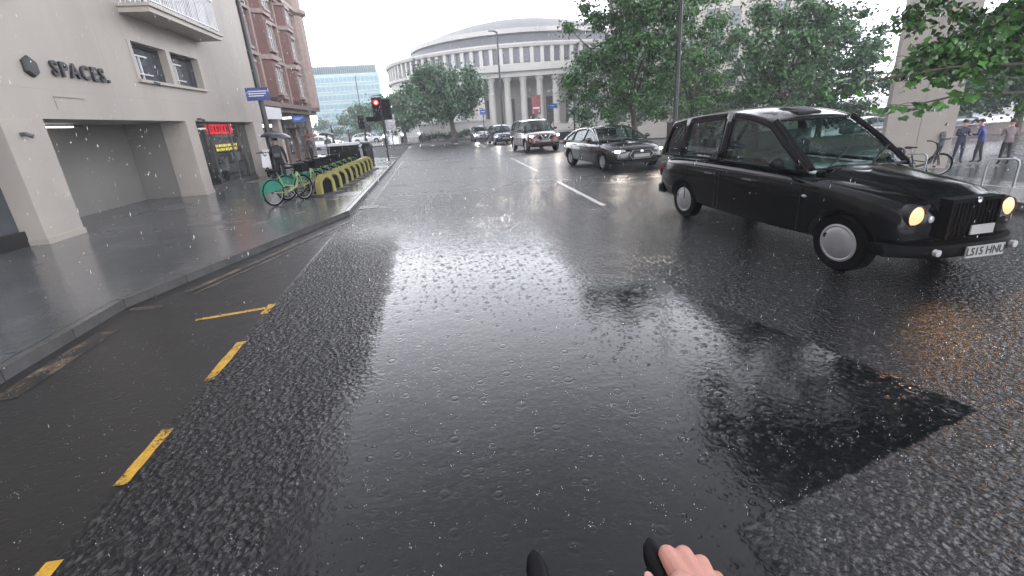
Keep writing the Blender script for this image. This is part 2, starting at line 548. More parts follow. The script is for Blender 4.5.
def link(name, data, parent=None, kind=None, label=None):
    o = bpy.data.objects.new(name, data)
    COL.objects.link(o)
    if parent is not None:
        o.parent = parent
    if kind:
        o['kind'] = kind
    if label:
        o['label'] = label
    return o
def tag(o, label, cat, group=None):
    o['label'] = label; o['category'] = cat
    if group:
        o['group'] = group
    return o
def thing(name, label, cat, loc=(0, 0, 0), rz=0., group=None):
    o = bpy.data.objects.new(name, None)
    o.empty_display_size = .3
    COL.objects.link(o)
    o.location = loc; o.rotation_euler = (0, 0, rz)
    return tag(o, label, cat, group)
def dup(root, loc, rz=None, label=None, scale=None):
    r = root.copy(); COL.objects.link(r); r.location = loc
    if rz is not None:
        r.rotation_euler = (0, 0, rz)
    if scale:
        r.scale = (scale,) * 3 if isinstance(scale, float) else scale
    if label:
        r['label'] = label
    for ch in [c for c in COL.objects if c.parent == root]:
        c = ch.copy(); COL.objects.link(c); c.parent = r
        for g in [q for q in COL.objects if q.parent == ch]:
            d = g.copy(); COL.objects.link(d); d.parent = c
    return r
def evaluated(o):
    dg = bpy.context.evaluated_depsgraph_get()
    dg.update()
    me = bpy.data.meshes.new_from_object(o.evaluated_get(dg))
    return me
def temp(me):
    o = bpy.data.objects.new('temp', me); COL.objects.link(o); return o
def kill(*os):
    for o in os:
        bpy.data.objects.remove(o)
def subdiv(mb, lv=2, mats=None):
    me = bpy.data.meshes.new('t'); me.from_pydata(mb.v, [], mb.f)
    for m in (mats or []):
        me.materials.append(m)
    me.polygons.foreach_set('material_index', mb.m)
    bm = bmesh.new(); bm.from_mesh(me)
    bmesh.ops.remove_doubles(bm, verts=bm.verts, dist=1e-5)
    bmesh.ops.recalc_face_normals(bm, faces=bm.faces)
    bm.to_mesh(me); bm.free()
    o = temp(me)
    md = o.modifiers.new('s', 'SUBSURF'); md.levels = lv; md.render_levels = lv
    r = evaluated(o); kill(o)
    return r
def text_mesh(name, s, size, ext, m, parent, loc, rot, bold=0., align='CENTER', sp=1.):
    cu = bpy.data.curves.new('t', 'FONT'); cu.body = s; cu.size = size; cu.extrude = ext; cu.offset = bold
    cu.align_x = align; cu.space_character = sp; cu.align_y = 'CENTER'; cu.resolution_u = 3
    o = bpy.data.objects.new('t', cu); COL.objects.link(o)
    me = evaluated(o); kill(o); bpy.data.curves.remove(cu)
    me.materials.clear(); me.materials.append(m)
    q = link(name, me, parent); q.location = loc; q.rotation_euler = rot
    return q
#PART2
# ------------------------------------------------------------------ ground, road, pavements
def gz(x):
    return 0. if x < 9.2 else -min(1.3, (x - 9.2) * .13)
def grid_sheet(name, xs, ys, zf, m, label=None):
    v = [(x, y, zf(x)) for y in ys for x in xs]
    n = len(xs)
    f = [(j * n + i, j * n + i + 1, (j + 1) * n + i + 1, (j + 1) * n + i) for j in range(len(ys) - 1) for i in range(n - 1)]
    return MB().add(v, f).build(name, m, kind='structure')
grid_sheet('ground', [-300, -60, 9.2, 12, 15, 19.2, 60, 300], [-200, 0, 60, 200, 310], lambda x: gz(x) - .03, mat('far_ground', (.12, .12, .115), .5))
grid_sheet('road', [-60, 9.25], [-12, 66], lambda x: 0., M_road)
KL = [(-3.98, -10), (-3.98, 6.2), (-2.09, 11.69), (-2.07, 29.2), (-2.35, 31.0), (-3.3, 32.8), (-5.0, 35.2), (-6.6, 39.5), (-7.2, 44)]
HP = .11
back = [(-14, 44), (-14, -10)]
pv = thing('pavement', '', '')
for k in ('label', 'category'):
    del pv[k]
kill(pv)
pave = MB().prism([(x - .13 * 1, y) for x, y in KL] + back, -.02, HP).build('pavement', M_pave, kind='structure')
def kerb(pts, name='kerb', L=.92, w=.105, h=HP + .004, side=1, maxn=300):
    root = bpy.data.objects.new(name, None); COL.objects.link(root); root['kind'] = 'structure'
    base = MB().box(0, -w / 2, -.05, L - .012, w / 2, h)
    b0 = None; n = 0
    for (x0, y0), (x1, y1) in zip(pts[:-1], pts[1:]):
        d = math.hypot(x1 - x0, y1 - y0); k = max(1, round(d / L))
        a = math.atan2(y1 - y0, x1 - x0)
        for i in range(k):
            if b0 is None:
                b0 = o = base.build('kerb_stone', M_kerb, root)
            else:
                o = b0.copy(); COL.objects.link(o)
            nx, ny = -math.sin(a) * side * w / 2, math.cos(a) * side * w / 2
            o.location = (x0 + (x1 - x0) * i / k + nx, y0 + (y1 - y0) * i / k + ny, 0)
            o.rotation_euler = (0, 0, a); o.scale = (d / k / L, 1, 1)
            n += 1
    return root
kerb(KL)
# right hand pavement falls away to the square
PX = [9.3, 12, 15, 19.2, 30, 90]
grid_sheet('plaza', PX, [-6, 20, 44], lambda x: gz(x) + HP, M_pave)
MB().add([(9.3, -6, -.1), (9.3, 44, -.1), (9.3, 44, HP), (9.3, -6, HP)], [(0, 1, 2, 3)]).build('plaza_edge', M_kerb, kind='structure')
kerb([(9.3, -4), (9.3, 42)], side=1)
# the square in front of the library
grid_sheet('library_square', [-9, 9.2, 12, 15, 19.2, 80], [56, 66, 100, 140], lambda x: gz(x) * .0 + .1, mat('square_paving', (.2, .2, .195), .22, var=.15, vscale=.5))
kerb([(9, 55.9), (-8, 55.9)], side=-1, L=1.6)

def stroke(x0, y0, x1, y1, w, z=.004):
    a = math.atan2(y1 - y0, x1 - x0); nx, ny = -math.sin(a) * w / 2, math.cos(a) * w / 2
    n = 6; v = []
    for i in range(n + 1):
        t = i / n; j = rnd.uniform(.85, 1.1)
        px, py = x0 + (x1 - x0) * t, y0 + (y1 - y0) * t
        v += [(px + nx * j, py + ny * j, z), (px - nx * j, py - ny * j, z)]
    return MB().add(v, [(2 * i, 2 * i + 1, 2 * i + 3, 2 * i + 2) for i in range(n)])
def marking(name, m, *a):
    return stroke(*a).build(name, m, kind='structure')
for a in [(-2.06, 1.5, -2.06, 2.1, .09), (-2.06, 2.62, -2.06, 3.18, .085), (-2.07, 3.86, -2.07, 4.62, .085), (-2.09, 5.36, -2.09, 5.68, .09)]:
    marking('bay_marking', M_yellow, *a)
marking('bay_marking', M_yellow, -2.12, 5.56, -2.85, 5.42, .085)
marking('kerb_line', M_faint, -3.5, 6.05, -3.9, 6.12, .12)
marking('kerb_line', M_faint, -3.45, 6.6, -1.95, 10.9, .10)
marking('kerb_line', M_faint, -3.3, 6.5, -1.75, 10.9, .05)
marking('kerb_line', M_faint, -3.72, 4.0, -3.72, 5.4, .22)
for a in [(3.56, 9.8, 3.72, 14.3, .11), (3.85, 17.8, 4.05, 25.0, .11), (4.08, 28.5, 4.2, 34.5, .11), (4.25, 38., 4.35, 46., .11), (-1.72, 12.2, -1.70, 29.2, .09)]:
    marking('lane_marking', M_rwhite if a[0] > 0 else M_faint, *a)
marking('stop_line', M_rwhite, 5.1, 23.2, 9.0, 23.9, .2)
marking('stop_line', M_rwhite, -2.2, 33.6, -16, 36.0, .5)
for i in range(3):
    marking('crossing_marking', M_rwhite, -2.0 + i * 2.2, 47, -1.9 + i * 2.2, 49.5, .35)
# drain grate and inspection cover in the carriageway
def grate(x, y, rz, label):
    t = thing('drain_grate', label, 'drain', (x, y, .006), rz)
    MB().box(-.22, -.2, -.01, .22, -.17, .008).box(-.22, .17, -.01, .22, .2, .008).box(-.22, -.17, -.01, -.19, .17, .008).box(.19, -.17, -.01, .22, .17, .008).build('frame', M_frame, t)
    b = None
    for i in range(7):
        o = MB().box(-.012, -.17, -.01, .012, .17, .006).build('bar', M_frame, t) if b is None else b.copy()
        if b is None: b = o
        else: COL.objects.link(o)
        o.location = (-.15 + i * .05, 0, 0)
grate(-1.75, 12.6, 0, 'iron drain grate in the gutter just past the kerb build-out')

# ------------------------------------------------------------------ beige office building (left)
FX = -8.0
bl = thing('office_building', 'beige stone clad office building with a balcony, a recessed entrance and dark lettering', 'building', (0, 0, 0))
Z1 = 2.56
w = MB()
# upper wall with two window holes: built from butting blocks
wy = [(16.35, 18.25), (18.5, 20.5)]
zb, zt = 3.68, 4.7
w.box(-8.6, -10, Z1, FX, 16.2, 15).box(-8.6, 20.65, Z1, FX, 26.3, 15)
w.box(-8.6, 16.2, Z1, FX, 20.65, zb - .08).box(-8.6, 16.2, 5.2, FX, 20.65, 15)
w.build('wall', M_stone, bl)
MB().box(-14, -10, Z1 + .3, -8.6, 26.3, 15).build('building_core', M_soffit, bl)
jm = mat('joint_mastic', (.36, .335, .31), .7)
for z in (3.16, 7.3, 8.9, 10.5):
    MB().box(FX, -10, z - .006, FX + .002, 26.28, z + .006).build('cladding_joint', jm, bl)
for y in (8.4, 10.4, 14.9, 21.9, 24.1):
    MB().box(FX, y - .006, Z1 + .01, FX + .002, y + .006, 15).build('cladding_joint', jm, bl)
MB().box(-8.6, 16.2, zt, FX - .002, 20.65, 5.2).build('lintel', M_stone2, bl)
MB().box(-8.5, 16.2, zb - .08, FX + .09, 20.65, zb).build('sill', M_stone2, bl)
MB().box(-8.6, 18.25, zb, FX + .03, 18.5, zt).build('mullion', M_stone2, bl)
MB().box(-8.6, 16.2, zb, FX + .03, 16.35, zt).build('jamb', M_stone2, bl)
MB().box(-8.6, 20.5, zb, FX + .03, 20.65, zt).build('jamb', M_stone2, bl)
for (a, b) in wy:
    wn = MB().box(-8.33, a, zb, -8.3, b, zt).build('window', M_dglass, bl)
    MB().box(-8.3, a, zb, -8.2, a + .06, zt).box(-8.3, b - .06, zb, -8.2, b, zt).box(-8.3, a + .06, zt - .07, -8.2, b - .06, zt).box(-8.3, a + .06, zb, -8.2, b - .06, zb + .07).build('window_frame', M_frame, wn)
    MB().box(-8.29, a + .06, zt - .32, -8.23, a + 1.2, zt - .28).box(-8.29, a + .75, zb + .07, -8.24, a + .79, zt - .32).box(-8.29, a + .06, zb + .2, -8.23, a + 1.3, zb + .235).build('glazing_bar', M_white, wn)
    MB().add([(-8.295, a + .1, zb + .24), (-8.295, a + .72, zb + .24), (-8.295, a + .72, zt - .33), (-8.295, a + .1, zt - .33)], [(0, 1, 2, 3)]).build('reflection_sheet', mat('pale_reflection', (.55, .6, .66), .4), wn)  # bluish reflection in the pane, put into the colour of a pale sheet
# second floor glazing behind the balcony
gl2 = MB().box(-8.02, 15.9, 5.75, -7.985, 22.6, 8.2).build('balcony_window', M_dglass, bl)
for k in range(8):
    MB().box(-7.985, 15.9 + k * .95, 5.75, -7.93, 15.97 + k * .95, 8.2).build('glazing_bar', M_white, gl2)
MB().box(-7.985, 15.97, 7.2, -7.94, 22.5, 7.27).build('transom', M_white, gl2)
# balcony
bc = MB().box(FX + .001, 16.25, 5.36, -7.2, 21.2, 5.5).box(FX + .001, 16.2, 5.5, -7.14, 21.25, 5.58).build('balcony_slab', M_stone2, bl)
rail = MB().box(-7.28, 16.3, 6.62, -7.21, 21.15, 6.67).box(-7.28, 16.3, 5.68, -7.22, 21.15, 5.71).box(-8, 16.3, 6.62, -7.28, 16.36, 6.67).box(-8, 21.09, 6.62, -7.28, 21.15, 6.67).build('balcony_rail', M_white, bl)
bb = None
for i in range(40):
    y = 16.36 + i * .122
    if bb is None: bb = o = MB().box(-.012, -.012, 0, .012, .012, 1.04).build('baluster', M_white, rail)
    else: o = bb.copy(); COL.objects.link(o)
    o.location = (-7.25, y, 5.58)
for i in range(6):
    for yy in (16.33, 21.12):
        o = bb.copy(); COL.objects.link(o); o.location = (-7.9 + i * .125, yy, 5.58)
# ground floor: piers
def pier(y0, y1, x0=-8.75, x1=-7.96, base=1.):
    o = MB().box(x0, y0, HP, x1, y1, Z1).build('pier', M_stone2, bl)
    MB().box(x0, y0 - .02, HP, x1 + .025, y1 + .02, HP + .12).build('plinth', M_stone, o)
pier(10.9, 12.0); pier(18.25, 18.95); pier(24.75, 25.1)
# entrance recess
MB().box(-8.6, 12.0, Z1 - .002, -11.9, 18.25, Z1 + .28).build('recess_ceiling', M_soffit, bl)
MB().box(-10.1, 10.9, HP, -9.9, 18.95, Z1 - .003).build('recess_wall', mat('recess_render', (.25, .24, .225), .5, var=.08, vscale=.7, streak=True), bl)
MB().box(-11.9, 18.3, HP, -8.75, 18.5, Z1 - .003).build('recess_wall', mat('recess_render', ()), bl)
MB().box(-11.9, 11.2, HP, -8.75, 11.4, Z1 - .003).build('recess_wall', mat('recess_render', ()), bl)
ld = MB().box(-9.898, 12.9, HP, -9.85, 14.6, 2.2).build('recess_door', M_dglass, bl)
MB().box(-9.85, 12.8, HP, -9.8, 12.9, 2.3).box(-9.85, 14.6, HP, -9.8, 14.7, 2.3).box(-9.85, 12.9, 2.2, -9.8, 14.6, 2.3).box(-9.85, 13.72, HP, -9.8, 13.78, 2.2).build('door_frame', M_frame, ld)
MB().box(-9.5, 12.9, 2.46, -9.42, 15.2, 2.5).build('strip_light', M_lit, bl)
# left shop window beyond the near pier
sw = MB().box(-8.42, -4, HP + .3, -8.4, 10.9, Z1).build('shop_window', M_dglass, bl)
MB().box(-8.5, -4, HP, -8.3, 10.9, HP + .3).build('stall_riser', M_dark, sw)
for y in (1.2, 4.0, 6.8, 9.6):
    MB().box(-8.4, y, HP + .3, -8.3, y + .09, Z1).build('window_mullion', M_frame, sw)
MB().box(-8.4, -4, 1.9, -8.32, 10.9, 1.97).build('window_transom', M_frame, sw)
# corner shop with the lit signs
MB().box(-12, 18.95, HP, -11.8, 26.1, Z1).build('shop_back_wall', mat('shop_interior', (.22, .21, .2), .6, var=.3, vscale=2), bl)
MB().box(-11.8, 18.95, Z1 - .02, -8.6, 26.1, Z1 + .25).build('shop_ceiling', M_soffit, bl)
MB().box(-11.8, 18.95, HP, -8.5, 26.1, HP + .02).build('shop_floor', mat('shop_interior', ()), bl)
sg = MB().box(-8.36, 18.95, HP + .12, -8.35, 24.75, Z1 - .03).build('shop_window', M_shopglass, bl)
MB().box(-8.42, 18.95, HP, -8.28, 24.75, HP + .12).box(-8.4, 18.95, Z1 - .08, -8.3, 24.75, Z1 - .003).build('window_frame', M_frame, sg)
for y in (20.7, 22.7, 24.0):
    MB().box(-8.35, y, HP + .12, -8.3, y + .06, Z1 - .08).build('window_mullion', M_frame, sg)
for (x, y0, y1) in ((-9.4, 19.2, 20.9), (-9.6, 22.9, 24.2), (-10.8, 20.0, 22.0)):
    MB().box(x, y0, 2.36, x + .12, y1, 2.42).build('strip_light', M_lit, bl)
rs = MB().box(-8.5, 20.95, 2.12, -8.4, 23.3, 2.5).build('red_window_sign', M_redsign, bl, label='red lit sign panel along the top of the shop window')
for i in range(7):
    MB().box(-8.398, 21.12 + i * .3, 2.2, -8.392, 21.2 + i * .3 + .04 * (i % 3), 2.42).build('letter_stroke', mat('dark_red_letter', (.25, .01, .02), .5), rs)
MB().box(-8.46, 21.2, 2.0, -8.42, 23.4, 2.08).build('sign_underline', M_white, bl)
ys_ = MB().box(-8.5, 21.3, 1.42, -8.47, 23.6, 1.74).build('yellow_window_sign', mat('sign_backing', (.03, .03, .03), .5), bl, label='dark panel with two lines of yellow lit lettering')
for r_ in range(2):
    for i in range(15):
        a = 21.36 + i * .15
        MB().box(-8.468, a, 1.46 + r_ * .15, -8.46, a + .10 - .03 * ((i * 7 + r_) % 3), 1.56 + r_ * .15).build('letter_stroke', M_yelsign, ys_)
for (y, z0, z1, c) in ((19.6, .3, 1.5, (.04, .04, .045)), (20.3, .3, 1.2, (.35, .34, .33)), (21.6, .3, 1.3, (.05, .05, .05)), (23.1, .3, 1.1, (.1, .14, .12)), (24.1, .3, 1.4, (.3, .32, .28))):
    o = MB().lathe([(.05, z0), (.20, z0 + .05), (.24, z0 + (z1 - z0) * .4), (.16, z0 + (z1 - z0) * .7), (.22, z1 - .12), (.05, z1)], 10, (-9.2, y, 0)).build('shop_display', mat('display_%d' % int(y * 10), c, .5), bl, smooth=True)
# wall bits
o = MB().box(FX, 12.62, 3.02, FX + .02, 13.6, 3.04).box(FX, 12.6, 2.75, FX + .02, 12.62, 3.04).build('wall_trunking', mat('stone_stain', (.33, .31, .29), .6), bl)
for (y, z) in ((11.3, 2.25), (19.3, 2.62), (12.2, 4.9), (16.9, 3.62)):
    t = MB().box(FX, y - .05, z - .03, FX + .12, y + .05, z + .04).tube([(FX + .1, y, z), (FX + .2, y + .05, z - .05)], [.035, .045], 8).build('security_camera', M_frame, bl)
# letters SPACES. with the hexagon mark
hx = MB().lathe([(0.0001, 0), (.21, 0), (.21, .05), (.17, .08), (0.0001, .08)], 6, (FX, 12.22, 3.58), axis='x', a0=PI / 6, a1=2 * PI + PI / 6).build('hexagon_emblem', M_letter, bl)
text_mesh('sign_lettering', 'SPACES.', .44, .03, M_letter, bl, (FX + .035, 13.8, 3.60), (PI / 2, 0, PI / 2), bold=.010, sp=1.33)
# far return + corner
MB().box(-8.6, 25.1, HP, FX - .005, 26.1, Z1 - .003).build('corner_pier', M_stone2, bl)
MB().tube([(-8.15, 26.35, .1), (-8.15, 26.35, 15)], .07, 8).build('downpipe', M_dark, bl)

# low shop beyond it
ls = thing('shop_unit', 'low shop with a pale fascia and dark doorway between the beige and red buildings', 'shop', (0, 0, 0))
MB().box(-12, 26.45, 2.75, -8.15, 30.4, 3.35).build('fascia', M_white, ls)
MB().box(-8.9, 26.45, HP, -8.3, 26.9, 2.75).build('pier', M_stone2, ls)
MB().box(-8.9, 29.9, HP, -8.3, 30.4, 2.75).build('pier', M_stone2, ls)
dr = MB().box(-8.75, 26.9, HP, -8.7, 29.9, 2.75).build('window', M_dglass, ls)
MB().box(-8.7, 28.3, HP, -8.62, 28.4, 2.75).box(-8.7, 26.9, 2.1, -8.62, 29.9, 2.2).build('window_frame', M_frame, dr)
MB().box(-8.45, 27.3, 2.35, -8.38, 28.9, 2.5).build('strip_light', M_lit, ls)

# ------------------------------------------------------------------ red brick hotel
rb = thing('brick_hotel', 'tall red brick and terracotta hotel with bays, arched windows and stone cornices', 'building', (0, 0, 0))
BX = -8.9
Y0, Y1 = 28.2, 41.2
MB().box(-20, Y0, 3.7, BX, Y1, 10.3).build('wall', M_red, rb)
MB().box(-20, Y0 + .3, 10.3, BX - .5, Y1 - .4, 13.2).build('upper_wall', M_red, rb)
MB().box(-20, 30.4, HP, BX - .1, Y1 - .05, 3.2).build('ground_floor', M_brown, rb)
for (z0, z1, p, m) in ((3.2, 3.45, .35, M_brown), (3.45, 3.7, .6, M_brown), (6.1, 6.28, .16, M_terra), (8.35, 8.5, .16, M_terra), (9.85, 10.05, .3, M_terra), (10.05, 10.3, .5, M_terra)):
    MB().box(-20, Y0 - .1, z0, BX + p, Y1 + p, z1).build('cornice', m, rb)
MB().box(-20, Y0 + .2, 13.2, BX - .3, Y1 - .2, 13.5).build('cornice', M_terra, rb)
bays = [29.5, 32.0, 34.5, 37.0, 39.6]
pf = None
for i, yb in enumerate([28.35, 30.75, 33.25, 35.75, 38.3, 40.95]):
    if pf is None:
        pf = o = MB().box(0, -.16, 3.7, .18, .16, 6.1).box(0, -.14, 6.28, .16, .14, 8.35).box(0, -.14, 8.5, .16, .14, 9.85).build('pilaster', M_terra, rb)
    else:
        o = pf.copy(); COL.objects.link(o)
    o.location = (BX, yb, 0)
def hotel_window(y, z, wd, h, arch, proj=0.):
    fr = MB()
    x = BX + proj
    fr.box(x, y - wd / 2 - .12, z, x + .1, y - wd / 2, z + h).box(x, y + wd / 2, z, x + .1, y + wd / 2 + .12, z + h)
    fr.box(x, y - wd / 2 - .2, z - .14, x + .2, y + wd / 2 + .2, z)
    if arch:
        n = 8
        for k in range(n):
            a0, a1 = PI * k / n, PI * (k + 1) / n
            r0, r1 = wd / 2, wd / 2 + .14
            q = [(y + r0 * math.cos(a0), z + h + r0 * math.sin(a0)), (y + r1 * math.cos(a0), z + h + r1 * math.sin(a0)), (y + r1 * math.cos(a1), z + h + r1 * math.sin(a1)), (y + r0 * math.cos(a1), z + h + r0 * math.sin(a1))]
            fr.add([(x, *p) for p in q] + [(x + .11, *p) for p in q], [(4, 5, 6, 7), (1, 2, 6, 5), (0, 4, 7, 3), (0, 1, 5, 4), (3, 7, 6, 2)])
    else:
        fr.box(x, y - wd / 2 - .14, z + h, x + .16, y + wd / 2 + .14, z + h + .14)
    wn = fr.build('window', M_terra, rb)
    g = MB().box(x, y - wd / 2, z, x + .02, y + wd / 2, z + h)
    if arch:
        g.add([(x + .02, y + wd / 2 * math.cos(PI * k / 8), z + h + wd / 2 * math.sin(PI * k / 8)) for k in range(9)], [tuple(range(9))])
    g.build('pane', M_dglass, wn)
    MB().box(x + .02, y - .03, z, x + .06, y + .03, z + h).box(x + .02, y - wd / 2, z + h * .5 - .03, x + .06, y + wd / 2, z + h * .5 + .03).box(x + .02, y - wd / 2, z, x + .05, y - wd / 2 + .06, z + h).box(x + .02, y + wd / 2 - .06, z, x + .05, y + wd / 2, z + h).build('sash', M_white, wn)
for i, y in enumerate(bays):
    if i in (1, 3):   # projecting oriel bays
        pr = [(0, -.95), (.55, -.6), (.55, .6), (0, .95)]
        MB().prism([(BX + a, y + b) for a, b in pr], 4.0, 9.7).build('oriel', M_red, rb)
        for z0, z1 in ((6.0, 6.25), (8.3, 8.52), (9.7, 9.83)):
            MB().prism([(BX + a * 1.25, y + b * 1.1) for a, b in pr], z0, z1).build('oriel_band', M_terra, rb)
        MB().loft([[(BX + a * .2, y + b * .2, 3.72) for a, b in pr], [(BX + a, y + b, 4.0) for a, b in pr]]).build('oriel_base', M_terra, rb)
        for z, h, ar in ((4.25, 1.4, 0), (6.55, 1.3, 0), (8.65, .95, 0)):
            hotel_window(y, z, .8, h, ar, .55)
    else:
        for z, h, ar in ((4.2, 1.5, 0), (6.5, 1.05, 1), (8.7, .9, 0)):
            hotel_window(y, z, .85, h, ar)
    hotel_window(y, 10.9, .8, 1.3, 0, -.5)
# corner turret and gables
MB().lathe([(.9, 3.7), (.9, 9.9), (1.15, 10.05), (1.15, 10.3), (.85, 10.35), (.85, 12.6), (1.0, 12.7), (.02, 15.5)], 12, (BX - .1, Y1 - .2, 0)).build('corner_turret', M_terra, rb)
for y in (32.0, 37.0):
    MB().add([(BX - .45, y - 1.6, 13.5), (BX - .45, y + 1.6, 13.5), (BX - .45, y, 15.6), (BX - .9, y - 1.6, 13.5), (BX - .9, y + 1.6, 13.5), (BX - .9, y, 15.6)], [(0, 1, 2), (3, 5, 4), (0, 2, 5, 3), (1, 4, 5, 2)]).build('gable', M_red, rb)
for i, y in enumerate((31.6, 33.9, 36.3, 38.7)):
    MB().box(BX - .1, y - .75, .7, BX - .05, y + .75, 2.8).build('shopfront_window', M_dglass, rb)
    MB().box(BX - .1, y - 1.15, HP, BX + .12, y - .85, 3.2).build('pier', M_brown, rb)
MB().box(BX, 33.2, 2.2, BX + .9, 35.3, 2.3).build('entrance_canopy', M_dark, rb)
hs = thing('hanging_sign', 'dark square projecting sign on the brown ground floor of the red hotel', 'sign', (BX + .55, 32.2, 2.75))
MB().box(-.38, -.04, -.3, .38, .04, .3).build('panel', M_frame, hs)
MB().box(-.3, -.06, .05, .3, -.045, .17).build('light_strip', M_lit, hs)
MB().box(-.5, -.02, .3, .4, .02, .34).build('bracket', M_dark, hs)

# ------------------------------------------------------------------ teal glass office (far)
of = thing('glass_office', 'pale teal glass office block far down the street', 'building', (-21.5, 150, 0), R(3))
MB().box(-9.3, 0, 0, 9.3, 16, 17.0).build('body', M_tpanel, of)
MB().box(-8.2, 1.5, 17.0, 8.8, 14, 19.2).build('plant_screen', M_tpanel, of)
pb = None
for fl in range(7):
    z = 1.0 + fl * 2.3
    for k in range(15):
        x = -9.0 + k * 1.21
        if pb is None:
            pb = o = MB().box(0, -.06, 0, 1.05, 0, 1.25).build('window', M_tglass, of)
        else:
            o = pb.copy(); COL.objects.link(o)
        o.location = (x, 0, z)
    for k in range(6):
        o = pb.copy(); COL.objects.link(o); o.location = (9.36, .8 + k * 2.5, z); o.rotation_euler = (0, 0, PI / 2)
    MB().box(-9.4, -.25, z - .22, 9.4, -.06, z - .1).build('floor_band', M_white, of)
sl = None
for k in range(30):
    if sl is None: sl = o = MB().box(0, -.05, 17.1, .12, 1.5, 19.1).build('louvre', M_tglass, of)
    else: o = sl.copy(); COL.objects.link(o)
    o.location = (-8.1 + k * .57, 0, 0)

# ------------------------------------------------------------------ round library
lb = thing('library_rotunda', 'round domed stone library with a columned portico at the end of the street', 'library', (18.6, 98, 0), R(-8))
RR = 24.5
MB().lathe([(RR, -.2), (RR, 8.9), (RR + .5, 9.0), (RR + .5, 9.4), (RR - .35, 9.42), (RR - .35, 11.5)], 96).build('drum_wall', M_port, lb)
MB().lathe([(RR - .35, 11.5), (RR + .5, 11.55), (RR + .65, 11.9), (RR + .5, 12.1), (RR - .9, 12.2)], 96).build('cornice', M_port, lb)
MB().lathe([(RR - .9, 12.18), (19.8, 14.0)], 96).build('attic_roof', M_attic, lb)
MB().lathe([(19.8, 13.98), (20.3, 14.1), (20.3, 14.75), (19.6, 14.85)], 96).build('dome_rim', M_port, lb)
MB().lathe([(19.6, 14.83), (18, 15.4), (15.5, 16.3), (12, 17.3), (8.5, 18.05), (4.5, 18.6), (.02, 18.8)], 96).build('dome', M_lead, lb, smooth=True)
MB().tube([(0, -6, 18.0), (0, -6, 22.6)], .09, 6).build('flagpole', M_dark, lb)
pl = wd = None
N = 60
for i in range(N):
    a = -PI / 2 + (i + .5 - N / 2) / N * PI * 1.15
    if pl is None:
        pl = o = MB().box(-.26, -.3, 9.42, .26, .35, 11.52).build('pilaster', M_port, lb)
    else:
        o = pl.copy(); COL.objects.link(o)
    o.location = (RR * math.cos(a), RR * math.sin(a), 0); o.rotation_euler = (0, 0, a - PI / 2 + PI)
    a2 = a + PI * 1.15 / N / 2
    if wd is None:
        wd = q = MB().box(-.48, -.1, 9.6, .48, .1, 11.4).build('window', mat('library_window', (.12, .13, .15), .2), lb)
    else:
        q = wd.copy(); COL.objects.link(q)
    q.location = ((RR - .3) * math.cos(a2), (RR - .3) * math.sin(a2), 0); q.rotation_euler = (0, 0, a2 + PI / 2)
wl = None
for i in range(26):
    a = -PI + .25 + i * .1
    if abs(a + PI / 2) < .27:
        continue
    for z in (2.2, 5.4):
        if wl is None: wl = q = MB().box(-.5, -.06, 0, .5, .06, 1.8).build('window', mat('library_window', ()), lb)
        else: q = wl.copy(); COL.objects.link(q)
        q.location = (RR * math.cos(a), RR * math.sin(a), z); q.rotation_euler = (0, 0, a + PI / 2)
# portico
PY0, PY1, PW = -32.2, -23.5, 8.3
pt = MB().box(-PW, PY0, 7.1, PW, PY1, 7.75).box(-PW - .5, PY0 - .5, 7.75, PW + .5, PY1, 8.05).box(-PW - .2, PY0 - .2, 8.05, PW + .2, PY1, 8.5).build('portico_entablature', M_port, lb)
MB().box(-PW - .5, PY0 - 1.2, 0, PW + .5, PY1, .45).box(-PW - .2, PY0 - .5, .45, PW + .2, PY1, .9).build('portico_steps', M_port, lb)
for s in (-1, 1):
    MB().box(min(s * PW, s * (PW - 1.9)), PY0 + .3, .9, max(s * PW, s * (PW - 1.9)), PY1, 7.1).build('portico_side_wall', M_port, lb)
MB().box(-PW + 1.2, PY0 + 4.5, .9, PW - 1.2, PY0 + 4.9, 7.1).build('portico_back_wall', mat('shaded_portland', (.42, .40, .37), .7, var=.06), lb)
for k in range(5):
    x = -5.6 + k * 2.8
    d = MB().box(x - .55, PY0 + 4.35, .9, x + .55, PY0 + 4.5, 4.6).build('portico_door', mat('bronze_door', (.07, .06, .05), .4), lb)
clm = None
for k in range(6):
    x = -5.4 + k * 2.16
    if clm is None:
        clm = o = MB().lathe([(.62, .9), (.62, 1.1), (.48, 1.2), (.46, 3.5), (.40, 6.5), (.52, 6.7), (.6, 6.8), (.6, 7.1)], 16).build('column', M_port, lb, smooth=True)
    else:
        o = clm.copy(); COL.objects.link(o)
    o.location = (x, PY0 + .75, 0)
bn = thing('hanging_banner', 'red banner hanging between the library portico columns', 'banner', (14.6, 66.2, 0))
MB().box(-.6, -.03, 2.3, .6, .03, 4.6).build('cloth', M_banner, bn)
MB().box(-.45, -.05, 3.0, .45, -.035, 3.2).build('lettering_bar', M_white, bn)
MB().tube([(-.7, 0, 4.65), (.7, 0, 4.65)], .04, 6).build('rod', M_dark, bn)

# pale building half hidden behind the trees on the right
sb = thing('stone_office', 'pale stone office building rising behind the trees on the right', 'building', (27, 52, -1.2), R(-20))
MB().box(-7, 0, 0, 14, 12, 17).build('body', mat('buff_stone', (.42, .39, .35), .6, var=.08, vscale=.6, streak=True), sb)
MB().box(-7.3, -.3, 16.4, 14.3, 12.3, 17.3).build('cornice', M_port, sb)
swn = None
for fl in range(5):
    for k in range(9):
        if swn is None:
            swn = o = MB().box(-.55, -.06, 0, .55, .04, 1.7).build('window', M_dglass, sb)
        else:
            o = swn.copy(); COL.objects.link(o)
        o.location = (-5.6 + k * 2.25, 0, 2 + fl * 2.9)
